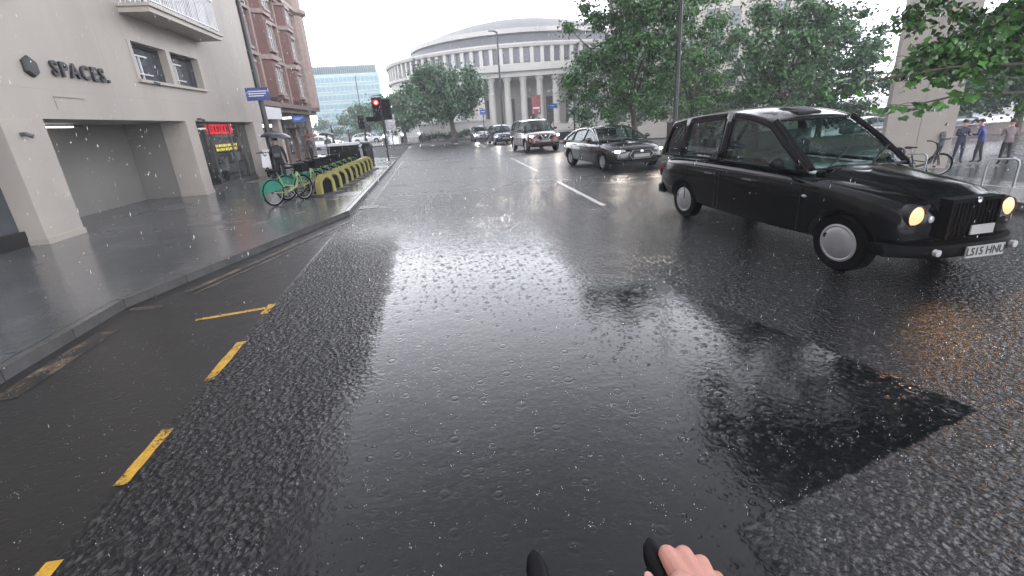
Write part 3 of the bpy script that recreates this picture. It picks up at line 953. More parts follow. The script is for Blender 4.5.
# tall square stone column of the arcade on the right
pc = thing('stone_column', 'tall square pale stone column standing on the square behind the black taxi', 'column', (20.3, 17.8, -1.18), R(-42))
MB().box(-1.1, -.55, 0, -.012, 1.2, 10.5).build('shaft_block', M_stone2, pc)
MB().box(.012, -.55, 0, 1.1, 1.2, 10.5).build('shaft_block', M_stone2, pc)
MB().box(-.012, -.53, 0, .012, 1.18, 10.5).build('joint', M_soffit, pc)
MB().box(-1.25, -.7, 10.5, 1.25, 1.35, 11.0).build('capital', M_stone2, pc)
# low wall behind the people
lw = thing('planter_wall', 'low dark granite planter wall behind the people on the square', 'wall', (0, 0, 0))
MB().box(19, 27.5, -1.25, 60, 28, -.55).build('wall', M_brown, lw)
MB().box(18.9, 27.4, -.55, 60.1, 28.1, -.45).build('coping', M_kerb, lw)
# pale wall under the far tree
pw = thing('garden_wall', 'pale stone garden wall behind the large far tree', 'wall', (0, 0, 0))
MB().box(-1, 60, .1, 7.5, 60.4, 1.9).build('wall', M_port, pw)
MB().box(-1.1, 59.9, 1.9, 7.6, 60.5, 2.05).build('coping', M_port, pw)
#PART3
# ------------------------------------------------------------------ trees
rng = np.random.default_rng(11)
def leaf_cloud(name, clumps, n, size, m, parent, squash=.75, droop=0., kind=None):
    """many small folded leaf faces in clumps; clumps = [(x,y,z,r)]"""
    C = np.array(clumps); k = rng.integers(0, len(C), n)
    d = rng.normal(size=(n, 3)); d /= np.linalg.norm(d, axis=1)[:, None]
    rad = C[k, 3] * np.minimum(np.abs(rng.normal(size=n)) * .62, 1.7)
    p = C[k, :3] + d * rad[:, None] * np.array([1, 1, squash])
    p[:, 2] -= droop * rng.random(n)
    a = rng.normal(size=(n, 3)); a /= np.linalg.norm(a, axis=1)[:, None]
    nrm = d + rng.normal(size=(n, 3)) * .7 + np.array([0, 0, .6]); nrm /= np.linalg.norm(nrm, axis=1)[:, None]
    t = np.cross(nrm, a); t /= np.linalg.norm(t, axis=1)[:, None] + 1e-9
    b = np.cross(nrm, t)
    s = size * (.6 + .8 * rng.random(n))[:, None]
    v = np.empty((n, 4, 3))
    v[:, 0] = p - t * s * .5
    v[:, 1] = p + b * s * .34 - nrm * s * .1
    v[:, 2] = p + t * s * .5
    v[:, 3] = p - b * s * .34 - nrm * s * .1
    me = bpy.data.meshes.new(name)
    me.vertices.add(n * 4); me.vertices.foreach_set('co', v.ravel())
    me.loops.add(n * 6); me.polygons.add(n * 2)
    i0 = np.arange(n) * 4
    idx = np.stack([i0, i0 + 1, i0 + 2, i0, i0 + 2, i0 + 3], 1).ravel()
    me.loops.foreach_set('vertex_index', idx)
    me.polygons.foreach_set('loop_start', np.arange(n * 2) * 3)
    me.polygons.foreach_set('loop_total', np.full(n * 2, 3))
    me.update(); me.validate()
    me.materials.append(m)
    return link(name, me, parent, kind)
def tree(name, loc, trunk_h, r0, centre, radii, nclump, clump_r, nleaf, leaf, m, label, cat='tree', group=None, seed=1, limbs=9):
    q = random.Random(seed)
    t = thing(name, label, cat, loc, 0, group)
    C = []
    while len(C) < nclump:
        d = Vector((q.gauss(0, 1), q.gauss(0, 1), q.gauss(0, 1))).normalized() * (q.random() ** .38)
        p = (centre[0] + d.x * radii[0], centre[1] + d.y * radii[1], centre[2] + d.z * radii[2])
        if p[2] < trunk_h * .75:
            continue
        C.append((*p, clump_r * q.uniform(.55, 1.25)))
    tr = MB().tube([(0, 0, -.1), (0.03, 0, trunk_h * .35), (centre[0] * .25, centre[1] * .2, trunk_h), (centre[0] * .6, centre[1] * .6, centre[2]), (centre[0], centre[1], centre[2] + radii[2] * .6)], [r0 * 1.35, r0, r0 * .8, r0 * .5, r0 * .15], 9).build('trunk', M_bark, t, smooth=True)
    for k in range(limbs):
        c = C[int(k * len(C) / limbs)]
        h = trunk_h * (.8 + .5 * q.random())
        MB().tube([(centre[0] * .2, centre[1] * .2, h), ((c[0] + centre[0] * .2) * .45, (c[1]) * .45, (h + c[2]) * .5 + .15), (c[0], c[1], c[2])], [r0 * .5, r0 * .3, r0 * .06], 6).build('limb', M_bark, tr, smooth=True)
    leaf_cloud('crown', C, nleaf, leaf, m, t)
    return t
tree('plane_tree', (2.6, 53, .1), 2.2, .28, (-.6, 0, 4.9), (4.3, 3.6, 3.3), 75, 1.05, 26000, .30, M_leaf2, 'large round green tree in front of the left side of the library', seed=3)
tree('plane_tree', (-3.2, 66, .1), 2.0, .26, (0, 0, 4.0), (3.6, 3.4, 3.0), 50, 1.0, 12000, .34, M_leaf2, 'darker green tree left of the big round one and behind the red traffic light', seed=5)
tree('plane_tree', (-9.5, 84, .0), 1.6, .26, (0, 0, 3.6), (4.4, 3.6, 2.2), 40, 1.1, 9000, .4, M_leaf2, 'low hazy green tree below the teal glass office', seed=6)
tree('maple_tree', (9.7, 22.4, .1), 2.2, .14, (-.65, 0, 4.7), (3.1, 2.6, 3.8), 105, .60, 50000, .13, M_leaf1, 'leafy green street tree behind the black hatchback, left of the dark lamp post', seed=8, limbs=14)
tree('maple_tree', (15.5, 27, -.6), 2.2, .16, (-.8, 0, 4.9), (2.7, 2.6, 3.8), 60, .7, 26000, .15, M_leaf3, 'green street tree just right of the dark lamp post, behind the taxi', seed=12, limbs=10)
tree('maple_tree', (21, 27, -1.1), 2.4, .2, (-.6, 0, 5.3), (3.6, 3.0, 4.4), 70, .85, 28000, .18, M_leaf1, 'tall green tree behind the taxi roof, left of the pale stone column', seed=21, limbs=10)
tree('maple_tree', (28, 32, -1.2), 2.4, .2, (0, 0, 5.0), (4.5, 3.2, 4.0), 80, 1.0, 20000, .26, M_leaf2, 'tall dark tree at the back of the square, behind the stone column', seed=22, limbs=8)
tree('lime_tree', (37, 26, -1.2), 2.6, .25, (0, 0, 4.2), (5.5, 4, 3.4), 80, 1.1, 22000, .28, M_leaf2, 'broad dark tree above the people on the right of the square', seed=31, limbs=8)
tree('lime_tree', (47, 30, -1.2), 2.6, .25, (0, 0, 4.6), (6, 4, 4), 70, 1.2, 16000, .3, M_leaf2, 'broad dark tree at the far right edge of the square', seed=32, limbs=8)
tree('lime_tree', (14.5, 38, -.7), 2.2, .2, (0, 0, 4.2), (3.6, 3.0, 3.4), 60, .95, 15000, .22, M_leaf2, 'hazy dark tree between the portico and the street trees behind the taxi', seed=41, limbs=7)
tree('lime_tree', (24.5, 40, -1.2), 2.2, .2, (0, 0, 4.8), (4.6, 3.0, 4.2), 70, 1.1, 17000, .25, M_leaf2, 'hazy tree in front of the pale stone office behind the taxi', seed=42, limbs=7)
# far off dark foliage that closes the view
C = [(20 + i * 1.6 + rnd.uniform(-1, 1), 40 + rnd.uniform(-1.5, 1.5) - i * .1, rnd.uniform(-.5, 3.4), 1.4) for i in range(34)]
o = leaf_cloud('hedge_belt', C, 30000, .3, M_hedge, None, kind='stuff'); tag(o, 'dense dark belt of shrubs closing the back of the square', 'shrubs')
C = [(-1 + i * .3, 58.5 + rnd.uniform(-.4, .4), rnd.uniform(.3, 1.0), .5) for i in range(30)]
o = leaf_cloud('low_hedge', C, 7000, .16, M_hedge, None, kind='stuff'); tag(o, 'low dark hedge at the foot of the large far tree', 'hedge')
C = [(-30 + i * 1.5, 122 + rnd.uniform(-1, 1), rnd.uniform(.5, 4.2), 2.) for i in range(22)]
o = leaf_cloud('street_trees_far', C, 9000, .5, M_leaf2, None, kind='stuff'); tag(o, 'mass of far street trees below the teal office block', 'trees')

# near overhanging tree on the right: big leaves one by one
def big_leaf_mesh():
    v = [(0, 0, 0), (.28, -.04, .05), (.50, .08, .02), (.48, .28, -.03), (.56, .46, -.10), (.34, .66, -.08), (0, 1.0, -.22), (-.34, .66, -.08), (-.56, .46, -.10), (-.48, .28, -.03), (-.50, .08, .02), (-.28, -.04, .05), (0, .35, .05), (0, .7, -.02)]
    f = [(0, 1, 12), (1, 2, 3, 12), (3, 4, 5, 12), (5, 13, 12), (5, 6, 13), (13, 6, 7), (12, 13, 7), (12, 7, 8, 9), (12, 9, 10, 11), (12, 11, 0)]
    return MB().add(v, f)
nt_ = thing('overhanging_tree', 'tree with large bright leaves whose low boughs hang over the bonnet of the taxi', 'tree', (15.6, 8.0, gz(15.6)))
ox, oy, oz = 15.6, 8.0, gz(15.6)
MB().tube([(0, 0, -.1), (0.05, 0, 1.2), (.1, .1, 2.6), (0, .3, 5)], [.2, .16, .14, .06], 9).build('trunk', M_bark, nt_, smooth=True)
lm0 = big_leaf_mesh().build('leaf', M_leaf3, nt_)
lm0.scale = (.16,) * 3
nleaf = 0
sprays = [
    [(15.6, 8.0, 2.2), (14.0, 9.4, 2.7), (12.4, 9.9, 2.75), (10.9, 9.9, 2.55)],
    [(15.6, 8.0, 2.0), (13.6, 9.3, 2.3), (11.6, 9.7, 2.35), (10.2, 10.0, 2.2), (9.3, 10.2, 2.15)],
    [(15.6, 8.0, 1.6), (13.4, 9.0, 1.7), (11.6, 9.4, 1.75), (10.5, 9.5, 1.6)],
    [(15.6, 8.0, 2.8), (14.2, 8.9, 3.3), (12.9, 9.6, 3.3), (11.9, 9.9, 3.1)],
    [(15.6, 8.0, 2.5), (14.6, 10.2, 2.9), (13.6, 11.2, 2.7)],
]
def along(pts, t):
    t *= len(pts) - 1; i = min(int(t), len(pts) - 2); a = Vector(pts[i]); b = Vector(pts[i + 1])
    return a.lerp(b, t - i), (b - a).normalized()
first = True
for si, s in enumerate(sprays):
    bo = MB().tube([(x - ox, y - oy, z - oz) for x, y, z in s], [.06] + [.028] * (len(s) - 2) + [.006], 6).build('bough', M_bark, nt_, smooth=True)
    for k in range(14):
        t = .3 + .7 * k / 13
        p, d = along(s, t)
        side = d.cross(Vector((0, 0, 1))) * (1 if k % 2 else -1)
        e = p + side * rnd.uniform(.25, .6) + d * .35 + Vector((0, 0, rnd.uniform(-.3, .22)))
        MB().tube([tuple(p - Vector((ox, oy, oz))), tuple((p + e) / 2 + Vector((0, 0, .05)) - Vector((ox, oy, oz))), tuple(e - Vector((ox, oy, oz)))], [.01, .007, .004], 4).build('twig', M_bark, bo)
        for j in range(4 if nleaf < 296 else 0):
            q = p.lerp(e, .35 + .22 * j) + Vector((rnd.uniform(-.08, .08), rnd.uniform(-.08, .08), rnd.uniform(-.1, .05)))
            if first: o = lm0; first = False
            else: o = lm0.copy(); COL.objects.link(o)
            o.location = q - Vector((ox, oy, oz))
            sc_ = rnd.uniform(.12, .23); o.scale = (sc_,) * 3
            o.rotation_euler = (rnd.uniform(-.9, .2), rnd.uniform(-.6, .6), rnd.uniform(0, 2 * PI))
            nleaf += 1
C = [(rnd.uniform(12.6, 17) - ox, rnd.uniform(8.8, 12) - oy, rnd.uniform(2.1, 4.3) - oz, .55) for i in range(60)] + [(rnd.uniform(11.0, 12.6) - ox, rnd.uniform(9.6, 10.4) - oy, rnd.uniform(2.25, 2.8) - oz, .28) for i in range(16)]
leaf_cloud('crown', C, 12000, .17, M_leaf3, nt_, kind='stuff')
C = [(rnd.uniform(8.5, 18) - ox, rnd.uniform(3, 13) - oy, rnd.uniform(5.8, 11) - oz, 1.0) for i in range(150)]
leaf_cloud('unseen_upper_crown', C, 60000, .22, M_leaf2, nt_, kind='stuff')  # unseen crown, added overhead to block sky and darken the wet road's reflection

# ------------------------------------------------------------------ lamp posts, signals, signs
def lamp_post(loc, h, r, arm, label, rz=0., cab=None):
    t = thing('lamp_post', label, 'lamp post', loc, rz)
    MB().tube([(0, 0, 0), (0, 0, 1.1)], [r * 1.5, r * 1.45], 12).tube([(0, 0, 1.1), (0, 0, 1.2), (0, 0, h)], [r * 1.3, r, r * .65], 12).build('post', M_dark, t, smooth=True)
    MB().lathe([(r * 2.2, 0), (r * 2.2, .05), (r * 1.6, .08)], 12).build('base_plate', M_dark, t)
    if arm:
        MB().tube([(0, 0, h - .05), (arm * .5, 0, h + .08), (arm, 0, h + .1)], [r * .6, r * .5, r * .4], 8).build('arm', M_dark, t, smooth=True)
        MB().box(arm - .05, -.1, h + .03, arm + .55, .1, h + .12).build('lantern', M_frame, t)
    return t
lamp_post((-7.0, 23.4, HP), 9, .12, -.6, 'black lamp post with a blue street sign outside the corner shop')
p2 = lamp_post((9.75, 18.6, .1), 9.5, .1, 0, 'tall dark lamp post with a black box at its foot, behind the taxi')
MB().box(-.24, -.2, .05, .24, .2, 1.25).build('control_box', M_plast, p2)
MB().box(-.26, -.22, 1.25, .26, .22, 1.3).build('box_lid', M_dark, p2)
lamp_post((6.9, 46, .0), 9.2, .11, -.7, 'tall grey lamp post in front of the library portico')
lamp_post((-5.7, 46, .0), 6.3, .05, 0, 'thin dark pole rising in front of the teal office block')
lamp_post((-8.1, 44, .0), 2.4, .09, 0, 'short black bollard lamp left of the traffic signal')
lamp_post((-6.6, 43, .0), 2.0, .08, 0, 'stubby dark post standing in the side street')
def board(name, loc, rz, w, h, m, label, strokes, zpost=None, cat='sign', post_r=.04):
    t = thing(name, label, cat, loc, rz)
    MB().box(-w / 2, -.015, -h / 2, w / 2, .015, h / 2).build('board', m, t)
    for (x0, z0, x1, z1) in strokes:
        MB().box(x0 * w / 2, -.02, z0 * h / 2, x1 * w / 2, -.016, z1 * h / 2).build('lettering_bar', M_white, t)
    if zpost is not None:
        MB().tube([(0, .05, zpost - loc[2]), (0, .05, h / 2)], post_r, 8).build('post', M_frame, t)
    else:
        MB().box(-.06, .0151, -h / 2, .06, .06, h / 2).build('clamp', M_frame, t)
    return t
board('street_sign', (-7.0, 23.2, 3.62), R(8), .92, .52, M_blue, 'blue rectangular sign clamped to the black lamp post', [(-.8, .35, .8, .5), (-.8, 0., .7, .15), (-.8, -.35, .5, -.2)])
board('street_sign', (-7.45, 31, 2.75), R(4), .7, .34, M_blue2, 'small bright blue sign on a thin post in front of the red hotel', [(-.7, .1, .7, .3), (-.7, -.35, .3, -.2)], HP)
board('direction_sign', (4.9, 44, 2.65), 0, .55, .42, M_blue2, 'small blue sign on a post beyond the far silver car', [(-.6, .1, .6, .3)], 0.)
board('direction_sign', (11.0, 43, 2.75), 0, .8, .4, M_blue2, 'blue sign between the portico columns above the red car', [(-.6, .05, .6, .25)], 0.)
board('street_poster', (-3.1, 43, 2.3), 0, .8, 1.3, mat('poster_face', (.5, .48, .52), .4, var=.5, vscale=5), 'pale square poster board behind the red traffic light', [(-.5, .1, .5, .3)], 0.)
def signal(loc, rz, label, h=2.5, on='red', big=1.):
    t = thing('traffic_light', label, 'traffic light', loc, rz)
    MB().tube([(0, 0, 0), (0, 0, h + 1.05 * big)], .055, 10).build('pole', M_dark, t)
    hd = MB().box(-.16 * big - .22, -.14, h, .16 * big - .22, .08, h + 1.0 * big).build('signal_head', M_plast, t)
    MB().box(-.22 - .27 * big, .081, h - .08, -.22 + .27 * big, .1, h + 1.08 * big).build('backing_board', M_dark, t)
    for k, nm in enumerate(('green', 'amber', 'red')):
        z = h + (.2 + k * .31) * big
        lit = nm == on
        m = {'red': M_redl, 'green': M_green}.get(nm) if lit else M_well
        MB().lathe([(.001, -.16), (.08 * big, -.158), (.11 * big, -.15), (.115 * big, -.141)], 14, (-.22, 0, z), axis='y').build('lens', m, t)
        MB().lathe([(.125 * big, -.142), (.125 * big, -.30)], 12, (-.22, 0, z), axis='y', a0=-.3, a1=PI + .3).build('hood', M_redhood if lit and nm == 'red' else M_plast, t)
        if lit and nm == 'red':
            MB().lathe([(.001, -.168), (.06 * big, -.165)], 12, (-.22, 0, z), axis='y').build('lens_core', M_redl2, t)
    return t
s1 = signal((-2.65, 31.0, HP), R(-6), 'traffic light showing red on the pavement corner at the end of the kerb', 2.3, big=1.15)
MB().box(.07, -.1, 2.25, .55, .3, 3.4).build('side_signal_head', M_plast, s1)
MB().box(-.95, -.1, 2.2, -.12, .0, 2.48).build('lower_sign', M_plast, s1)
signal((2.75, 57.6, .1), 0, 'small traffic light showing red under the large far tree', 2.3, big=.9)
signal((8.6, 34.5, .1), 0, 'traffic light showing green behind the roof of the red car', .95, on='green', big=.45)
signal((9.9, 33, .1), 0, 'dark unlit traffic light at the left edge of the street tree beside the portico', 2.9, on='none', big=.5)
signal((-5.1, 42, .0), R(30), 'dark unlit traffic light further down the side street', 2.0, on='none', big=.9)

# ------------------------------------------------------------------ street cabinet, docks and hire bikes
cb = thing('street_cabinet', 'dark street cabinet with a pale wet lid beyond the row of bike docks', 'cabinet', (-4.35, 26.2, HP), R(-4))
MB().box(-.65, -.45, .05, .65, .45, 1.1).build('body', M_plast, cb)
MB().box(-.7, -.5, 1.1, .7, .5, 1.22).build('lid', M_white, cb)
MB().box(-.02, -.47, .1, .02, -.455, 1.05).build('door_joint', M_frame, cb)
MB().box(-.68, -.48, 0, .68, .48, .05).build('plinth', M_frame, cb)
c2 = thing('litter_bin', 'black litter bin beside the street cabinet', 'bin', (-3.35, 27.2, HP))
MB().lathe([(.26, 0), (.28, .1), (.28, .85), (.31, .88), (.31, .95), (.2, 1.15), (.01, 1.2)], 14).build('body', M_dark, c2, smooth=True)
MB().box(-.16, -.315, .92, .16, -.25, 1.05).build('opening', M_well, c2)

def make_dock():
    t = thing('bike_dock', 'yellow arched bike dock nearest the camera at the start of the row', 'bike dock', (0, 0, 0), 0, 'yellow arched docks of the hire bikes')
    n = 14; m = MB()
    r0, r1 = .23, .335
    for s in (1,):
        ring = []
        for k in range(n + 1):
            a = PI * k / n
            ring.append([(r1 * math.cos(a), -.10, .28 + r1 * math.sin(a)), (r1 * math.cos(a), .10, .28 + r1 * math.sin(a)), (r0 * math.cos(a), .09, .28 + r0 * math.sin(a)), (r0 * math.cos(a), -.09, .28 + r0 * math.sin(a))])
        ring = [[(p[0], p[1], 0.) if i < 2 else (p[0], p[1], 0.) for i, p in enumerate(ring[0])]] + ring + [[(p[0], p[1], 0.) for p in ring[-1]]]
        m.loft(ring)
    m.build('arch', M_dock, t)
    MB().box(-.24, -.05, 0, .24, .05, .42).build('lock_plate', M_plast, t)
    MB().box(-.5, -.28, 0, .5, .28, .05).build('base_plate', M_frame, t)
    return t
def torus(r, tr, n=28, m=8):
    rings = []
    for i in range(n + 1):
        a = 2 * PI * i / n
        rings.append([((r + tr * math.cos(2 * PI * j / m)) * math.cos(a), tr * math.sin(2 * PI * j / m), (r + tr * math.cos(2 * PI * j / m)) * math.sin(a)) for j in range(m)])
    return rings
def make_bike(fm, label, guard=True, rw=.33, group='green hire bikes in the yellow docks', cat='bicycle'):
    # local: bike points to +x, origin on the ground midway between the wheels
    t = thing('bicycle', label, cat, (0, 0, 0), 0, group)
    for x in (-.53, .53):
        w = MB().loft(torus(rw, .024), caps=False).build('wheel', M_tyre, t, smooth=True)
        w.location = (x, 0, rw + .02)
        MB().loft(torus(rw - .035, .012, 24, 5), caps=False).build('rim', M_steel, w)
        sp = MB()
        for k in range(16):
            a = PI * 2 * k / 16
            sp.tube([(0, .02 * (-1) ** k, 0), ((rw - .035) * math.cos(a), 0, (rw - .035) * math.sin(a))], .0022, 3, caps=False)
        sp.build('spokes', M_steel, w, kind='stuff')
        MB().tube([(0, -.05, 0), (0, .05, 0)], .03, 8).build('hub', M_steel, w)
        if guard:
            g = MB(); rings = []
            for k in range(11):
                a = R(200) - R(190) * k / 10 if x < 0 else R(160) - R(130) * k / 10
                r_ = rw + .045
                rings.append([(x + r_ * math.cos(a), yy, rw + .02 + r_ * math.sin(a)) for yy in (-.035, .035)] + [(x + (r_ - .012) * math.cos(a), yy, rw + .02 + (r_ - .012) * math.sin(a)) for yy in (.035, -.035)])
            g.loft(rings)
            g.build('mudguard', M_teal, t)
            if x < 0:
                pts = [(x + rw * .98 * math.cos(R(a)), rw + .02 + rw * .98 * math.sin(R(a))) for a in range(10, 190, 15)]
                for yy in (-.037, .034):
                    MB().add([(p[0], yy, p[1]) for p in pts] + [(p[0], yy + .003, p[1]) for p in pts], [tuple(range(len(pts))), tuple(range(2 * len(pts) - 1, len(pts) - 1, -1))]).build('skirt_guard', M_teal, t)
    z = rw + .02
    MB().tube([(.40, 0, .80), (.30, 0, .42), (-.05, 0, .30), (-.12, 0, .28)], [.03, .035, .035, .03], 8).tube([(-.10, 0, .30), (-.24, 0, .74)], .024, 8).tube([(-.53, .04, z), (-.10, .03, .30)], .014, 6).tube([(-.53, -.04, z), (-.10, -.03, .30)], .014, 6).tube([(-.53, .04, z), (-.20, .02, .62)], .012, 6).tube([(.30, 0, .42), (-.16, 0, .50)], .02, 6).build('frame', fm, t, smooth=True)
    MB().tube([(.53, .05, z), (.45, .04, .66), (.42, 0, .76)], .015, 6).tube([(.53, -.05, z), (.45, -.04, .66), (.42, 0, .76)], .015, 6).build('fork', fm, t)
    MB().tube([(.41, 0, .78), (.36, 0, .98)], .018, 8).tube([(.30, -.27, 1.03), (.38, -.12, .99), (.38, .12, .99), (.30, .27, 1.03)], .014, 8).build('handlebar', M_plast, t)
    for s in (-1, 1):
        MB().tube([(.30, .27 * s, 1.03), (.20, .31 * s, 1.03)], .019, 8).build('grip', M_plast, t)
    MB().tube([(-.24, 0, .74), (-.28, 0, .86)], .014, 8).build('seat_post', M_steel, t)
    MB().loft([[(-.42, -.09, .87), (-.42, .09, .87), (-.42, .08, .92), (-.42, -.08, .92)], [(-.34, -.09, .87), (-.34, .09, .87), (-.34, .08, .93), (-.34, -.08, .93)], [(-.24, -.04, .88), (-.24, .04, .88), (-.24, .035, .92), (-.24, -.035, .92)], [(-.12, -.02, .88), (-.12, .02, .88), (-.12, .015, .91), (-.12, -.015, .91)]]).build('saddle', M_plast, t, smooth=True)
    cr = MB().tube([(-.10, -.09, .30), (-.10, .09, .30)], .02, 8).tube([(-.10, .08, .30), (-.02, .08, .16)], .01, 6).tube([(-.10, -.08, .30), (-.18, -.08, .44)], .01, 6).lathe([(.001, .055), (.09, .055), (.09, .065), (.001, .065)], 14, (-.10, 0, .30), axis='y').build('crank', M_steel, t)
    for s in (-1, 1):
        x, zz = (-.02, .16) if s > 0 else (-.18, .44)
        MB().box(x - .045, s * .08, zz - .012, x + .045, s * .17, zz + .012).build('pedal', M_plast, t)
    if guard:
        MB().box(.46, -.16, .78, .72, .16, .80).box(.46, -.16, .80, .47, .16, 1.0).box(.71, -.16, .80, .72, .16, 1.0).box(.47, -.16, .80, .71, -.15, 1.0).box(.47, .15, .80, .71, .16, 1.0).build('basket', M_plast, t)
    return t
dk = make_dock()
DN = 9
for i in range(DN):
    y = 15.3 + i * 1.0
    x = -3.3 + (y - 15) * .035
    o = dk if i == 0 else dup(dk, (x, y, HP), None, 'yellow arched bike dock, number in its row told by the bike or gap beside it' )
    o.location = (x, y, HP); o.rotation_euler = (0, 0, R(62))
    ords = ['first', 'second', 'third', 'fourth', 'fifth', 'sixth', 'seventh', 'eighth', 'last']
    o['label'] = '%s yellow arched bike dock of the row, counted from the camera' % ords[i]
bk = make_bike(M_bikeg, 'nearest hire bike with a bright green rear mudguard, outside the row of docks')
bk.location = (-4.02, 14.1, HP); bk.rotation_euler = (0, 0, R(58))
for i in range(7):
    y = 15.3 + i * 1.0 + .15
    x = -3.3 + (y - 15) * .035
    o = dup(bk, (x - .62, y - .55 + .2, HP), R(50 + (i % 3) * 3), '%s hire bike standing in the yellow docks, counted from the camera' % ords[i])

# Sheffield stands and the parked bicycle on the right
def make_stand():
    t = thing('cycle_stand', 'x', 'cycle stand', (0, 0, 0), 0, 'steel hoop cycle stands on the square')
    MB().tube([(-.36, 0, 0), (-.36, 0, .62), (-.33, 0, .74), (-.24, 0, .80), (.24, 0, .80), (.33, 0, .74), (.36, 0, .62), (.36, 0, 0)], .032, 10).build('hoop', M_steel, t, smooth=True)
    for s in (-1, 1):
        MB().lathe([(.09, 0), (.09, .012), (.034, .014)], 12, (.36 * s, 0, 0)).build('foot_plate', M_steel, t)
    return t
st = make_stand()
for i, (x, y, lab) in enumerate([(13.6, 9.6, 'steel hoop cycle stand standing free beyond the right headlamp of the taxi'), (14.5, 12.6, 'steel hoop cycle stand behind the taxi bonnet with a bicycle leaning on it')]):
    o = st if i == 0 else dup(st, (0, 0, 0))
    o['label'] = lab; o.location = (x, y, gz(x) + HP); o.rotation_euler = (0, 0, R(-38)); o.scale = (.8, .8, .85)
b3 = make_bike(M_dark, 'black bicycle locked to the hoop stand behind the taxi bonnet', guard=False, group='bicycles on the square')
b3.location = (15.0, 12.9, gz(15) + HP); b3.rotation_euler = (R(4), 0, R(-28)); b3['group'] = 'bicycles parked on the square'
del b3['group']
#PART4
# ------------------------------------------------------------------ vehicles
def ell(mb, c, r, n=12, m=8, mi=0):
    rings = []
    for j in range(m + 1):
        a = -PI / 2 + PI * j / m
        rings.append([(c[0] + r[0] * max(math.cos(a), .02) * math.cos(2 * PI * i / n), c[1] + r[1] * max(math.cos(a), .02) * math.sin(2 * PI * i / n), c[2] + r[2] * math.sin(a)) for i in range(n)])
    return mb.loft(rings, mi)
def pw(tab, u):
    """piecewise linear in a table of (u, value) with rising u"""
    if u <= tab[0][0]: return tab[0][1]
    for (a, x), (b, y) in zip(tab[:-1], tab[1:]):
        if u <= b: return x + (y - x) * (u - a) / (b - a)
    return tab[-1][1]
def car_shell(t, stations, paint, axles, wr, W, wells=True):
    mb = MB(); rings = []
    for (u, zb, wl, zs, ws, zt, wt, cr) in stations:
        h = [(0, zb), (wl, zb), (ws * .985, zb + .11), (ws, zb + (zs - zb) * .55), (ws * .985, zs), (wt, zt), (wt * .5, zt + cr * .8), (0, zt + cr)]
        ring = [(w, -u, z) for w, z in h] + [(-w, -u, z) for w, z in h[-2:0:-1]]
        rings.append(ring)
    mb.loft(rings)
    me = subdiv(mb, 2, [paint, M_well])
    body = temp(me)
    for a in axles:
        for s in (-1, 1):
            c = MB().lathe([(.001, W * .62 * s), (wr + .055, W * .62 * s), (wr + .055, (W + .2) * s), (.001, (W + .2) * s)], 28, (0, -a, wr), axis='x')
            cm = bpy.data.meshes.new('c'); cm.from_pydata(c.v, [], c.f)
            bm = bmesh.new(); bm.from_mesh(cm); bmesh.ops.remove_doubles(bm, verts=bm.verts, dist=2e-3); bmesh.ops.recalc_face_normals(bm, faces=bm.faces); bm.to_mesh(cm); bm.free()
            co = temp(cm)
            md = body.modifiers.new('b', 'BOOLEAN'); md.operation = 'DIFFERENCE'; md.object = co; md.solver = 'EXACT'
            me2 = evaluated(body); body.modifiers.clear()
            old = body.data; body.data = me2; kill(co)
    me = body.data; kill(body)
    for p in me.polygons:
        c = p.center
        for a in axles:
            if math.hypot(c.y + a, c.z - wr) < wr + .06 and abs(c.x) < W * .985 and (abs(p.normal.x) < .75 or abs(c.x) < W * .7):
                p.material_index = 1
    shade(me, 35)
    return link('body', me, t)
def wheel(t, u, s, wr, W, cover, width=.2):
    x = s * (W - .01)
    w = MB().lathe([(wr * .62, -width / 2), (wr * .9, -width / 2), (wr, -width / 2 + .03), (wr, width / 2 - .03), (wr * .92, width / 2 - .004), (wr * .66, width / 2 - .01), (wr * .62, width / 2 - .04)], 32, axis='x').build('wheel', M_tyre, t, smooth=True)
    w.location = (x - s * width / 2, -u, wr)
    if s < 0: w.rotation_euler = (0, 0, PI)
    if cover == 'hubcap':
        MB().lathe([(.001, .075), (wr * .25, .078), (wr * .45, .068), (wr * .55, .052), (wr * .60, .06), (wr * .66, .052), (wr * .67, .03), (wr * .4, .0)], 32, (width / 2 - .06, 0, 0), axis='x').build('hubcap', M_hub, w, smooth=True)
        for k in range(2):
            o = MB().lathe([(.001, .004), (wr * .1, .003), (wr * .1, -.02)], 10, (width / 2 + .002, 0, wr * .47), axis='x').build('valve_slot', M_well, w)
            o.rotation_euler = (PI * k + 1.2, 0, 0)
            break
    else:
        MB().lathe([(.001, 0), (wr * .62, 0)], 20, (-.01, 0, 0), axis='x').build('brake_disc', M_well, w)
        MB().lathe([(wr * .58, .06), (wr * .68, .085), (wr * .68, .06), (wr * .62, .0)], 28, axis='x').build('rim', M_hub, w)
        for k in range(5):
            a = 2 * PI * k / 5
            o = MB().add([(.07, -.05, .0), (.07, .05, .0), (.055, .035, wr * .62), (.055, -.035, wr * .62), (.04, -.05, .0), (.04, .05, .0), (.02, .035, wr * .62), (.02, -.035, wr * .62)], [(0, 1, 2, 3), (7, 6, 5, 4), (0, 3, 7, 4), (1, 5, 6, 2), (0, 4, 5, 1), (3, 2, 6, 7)]).build('spoke', M_hub, w)
            o.rotation_euler = (a, 0, 0)
    return w
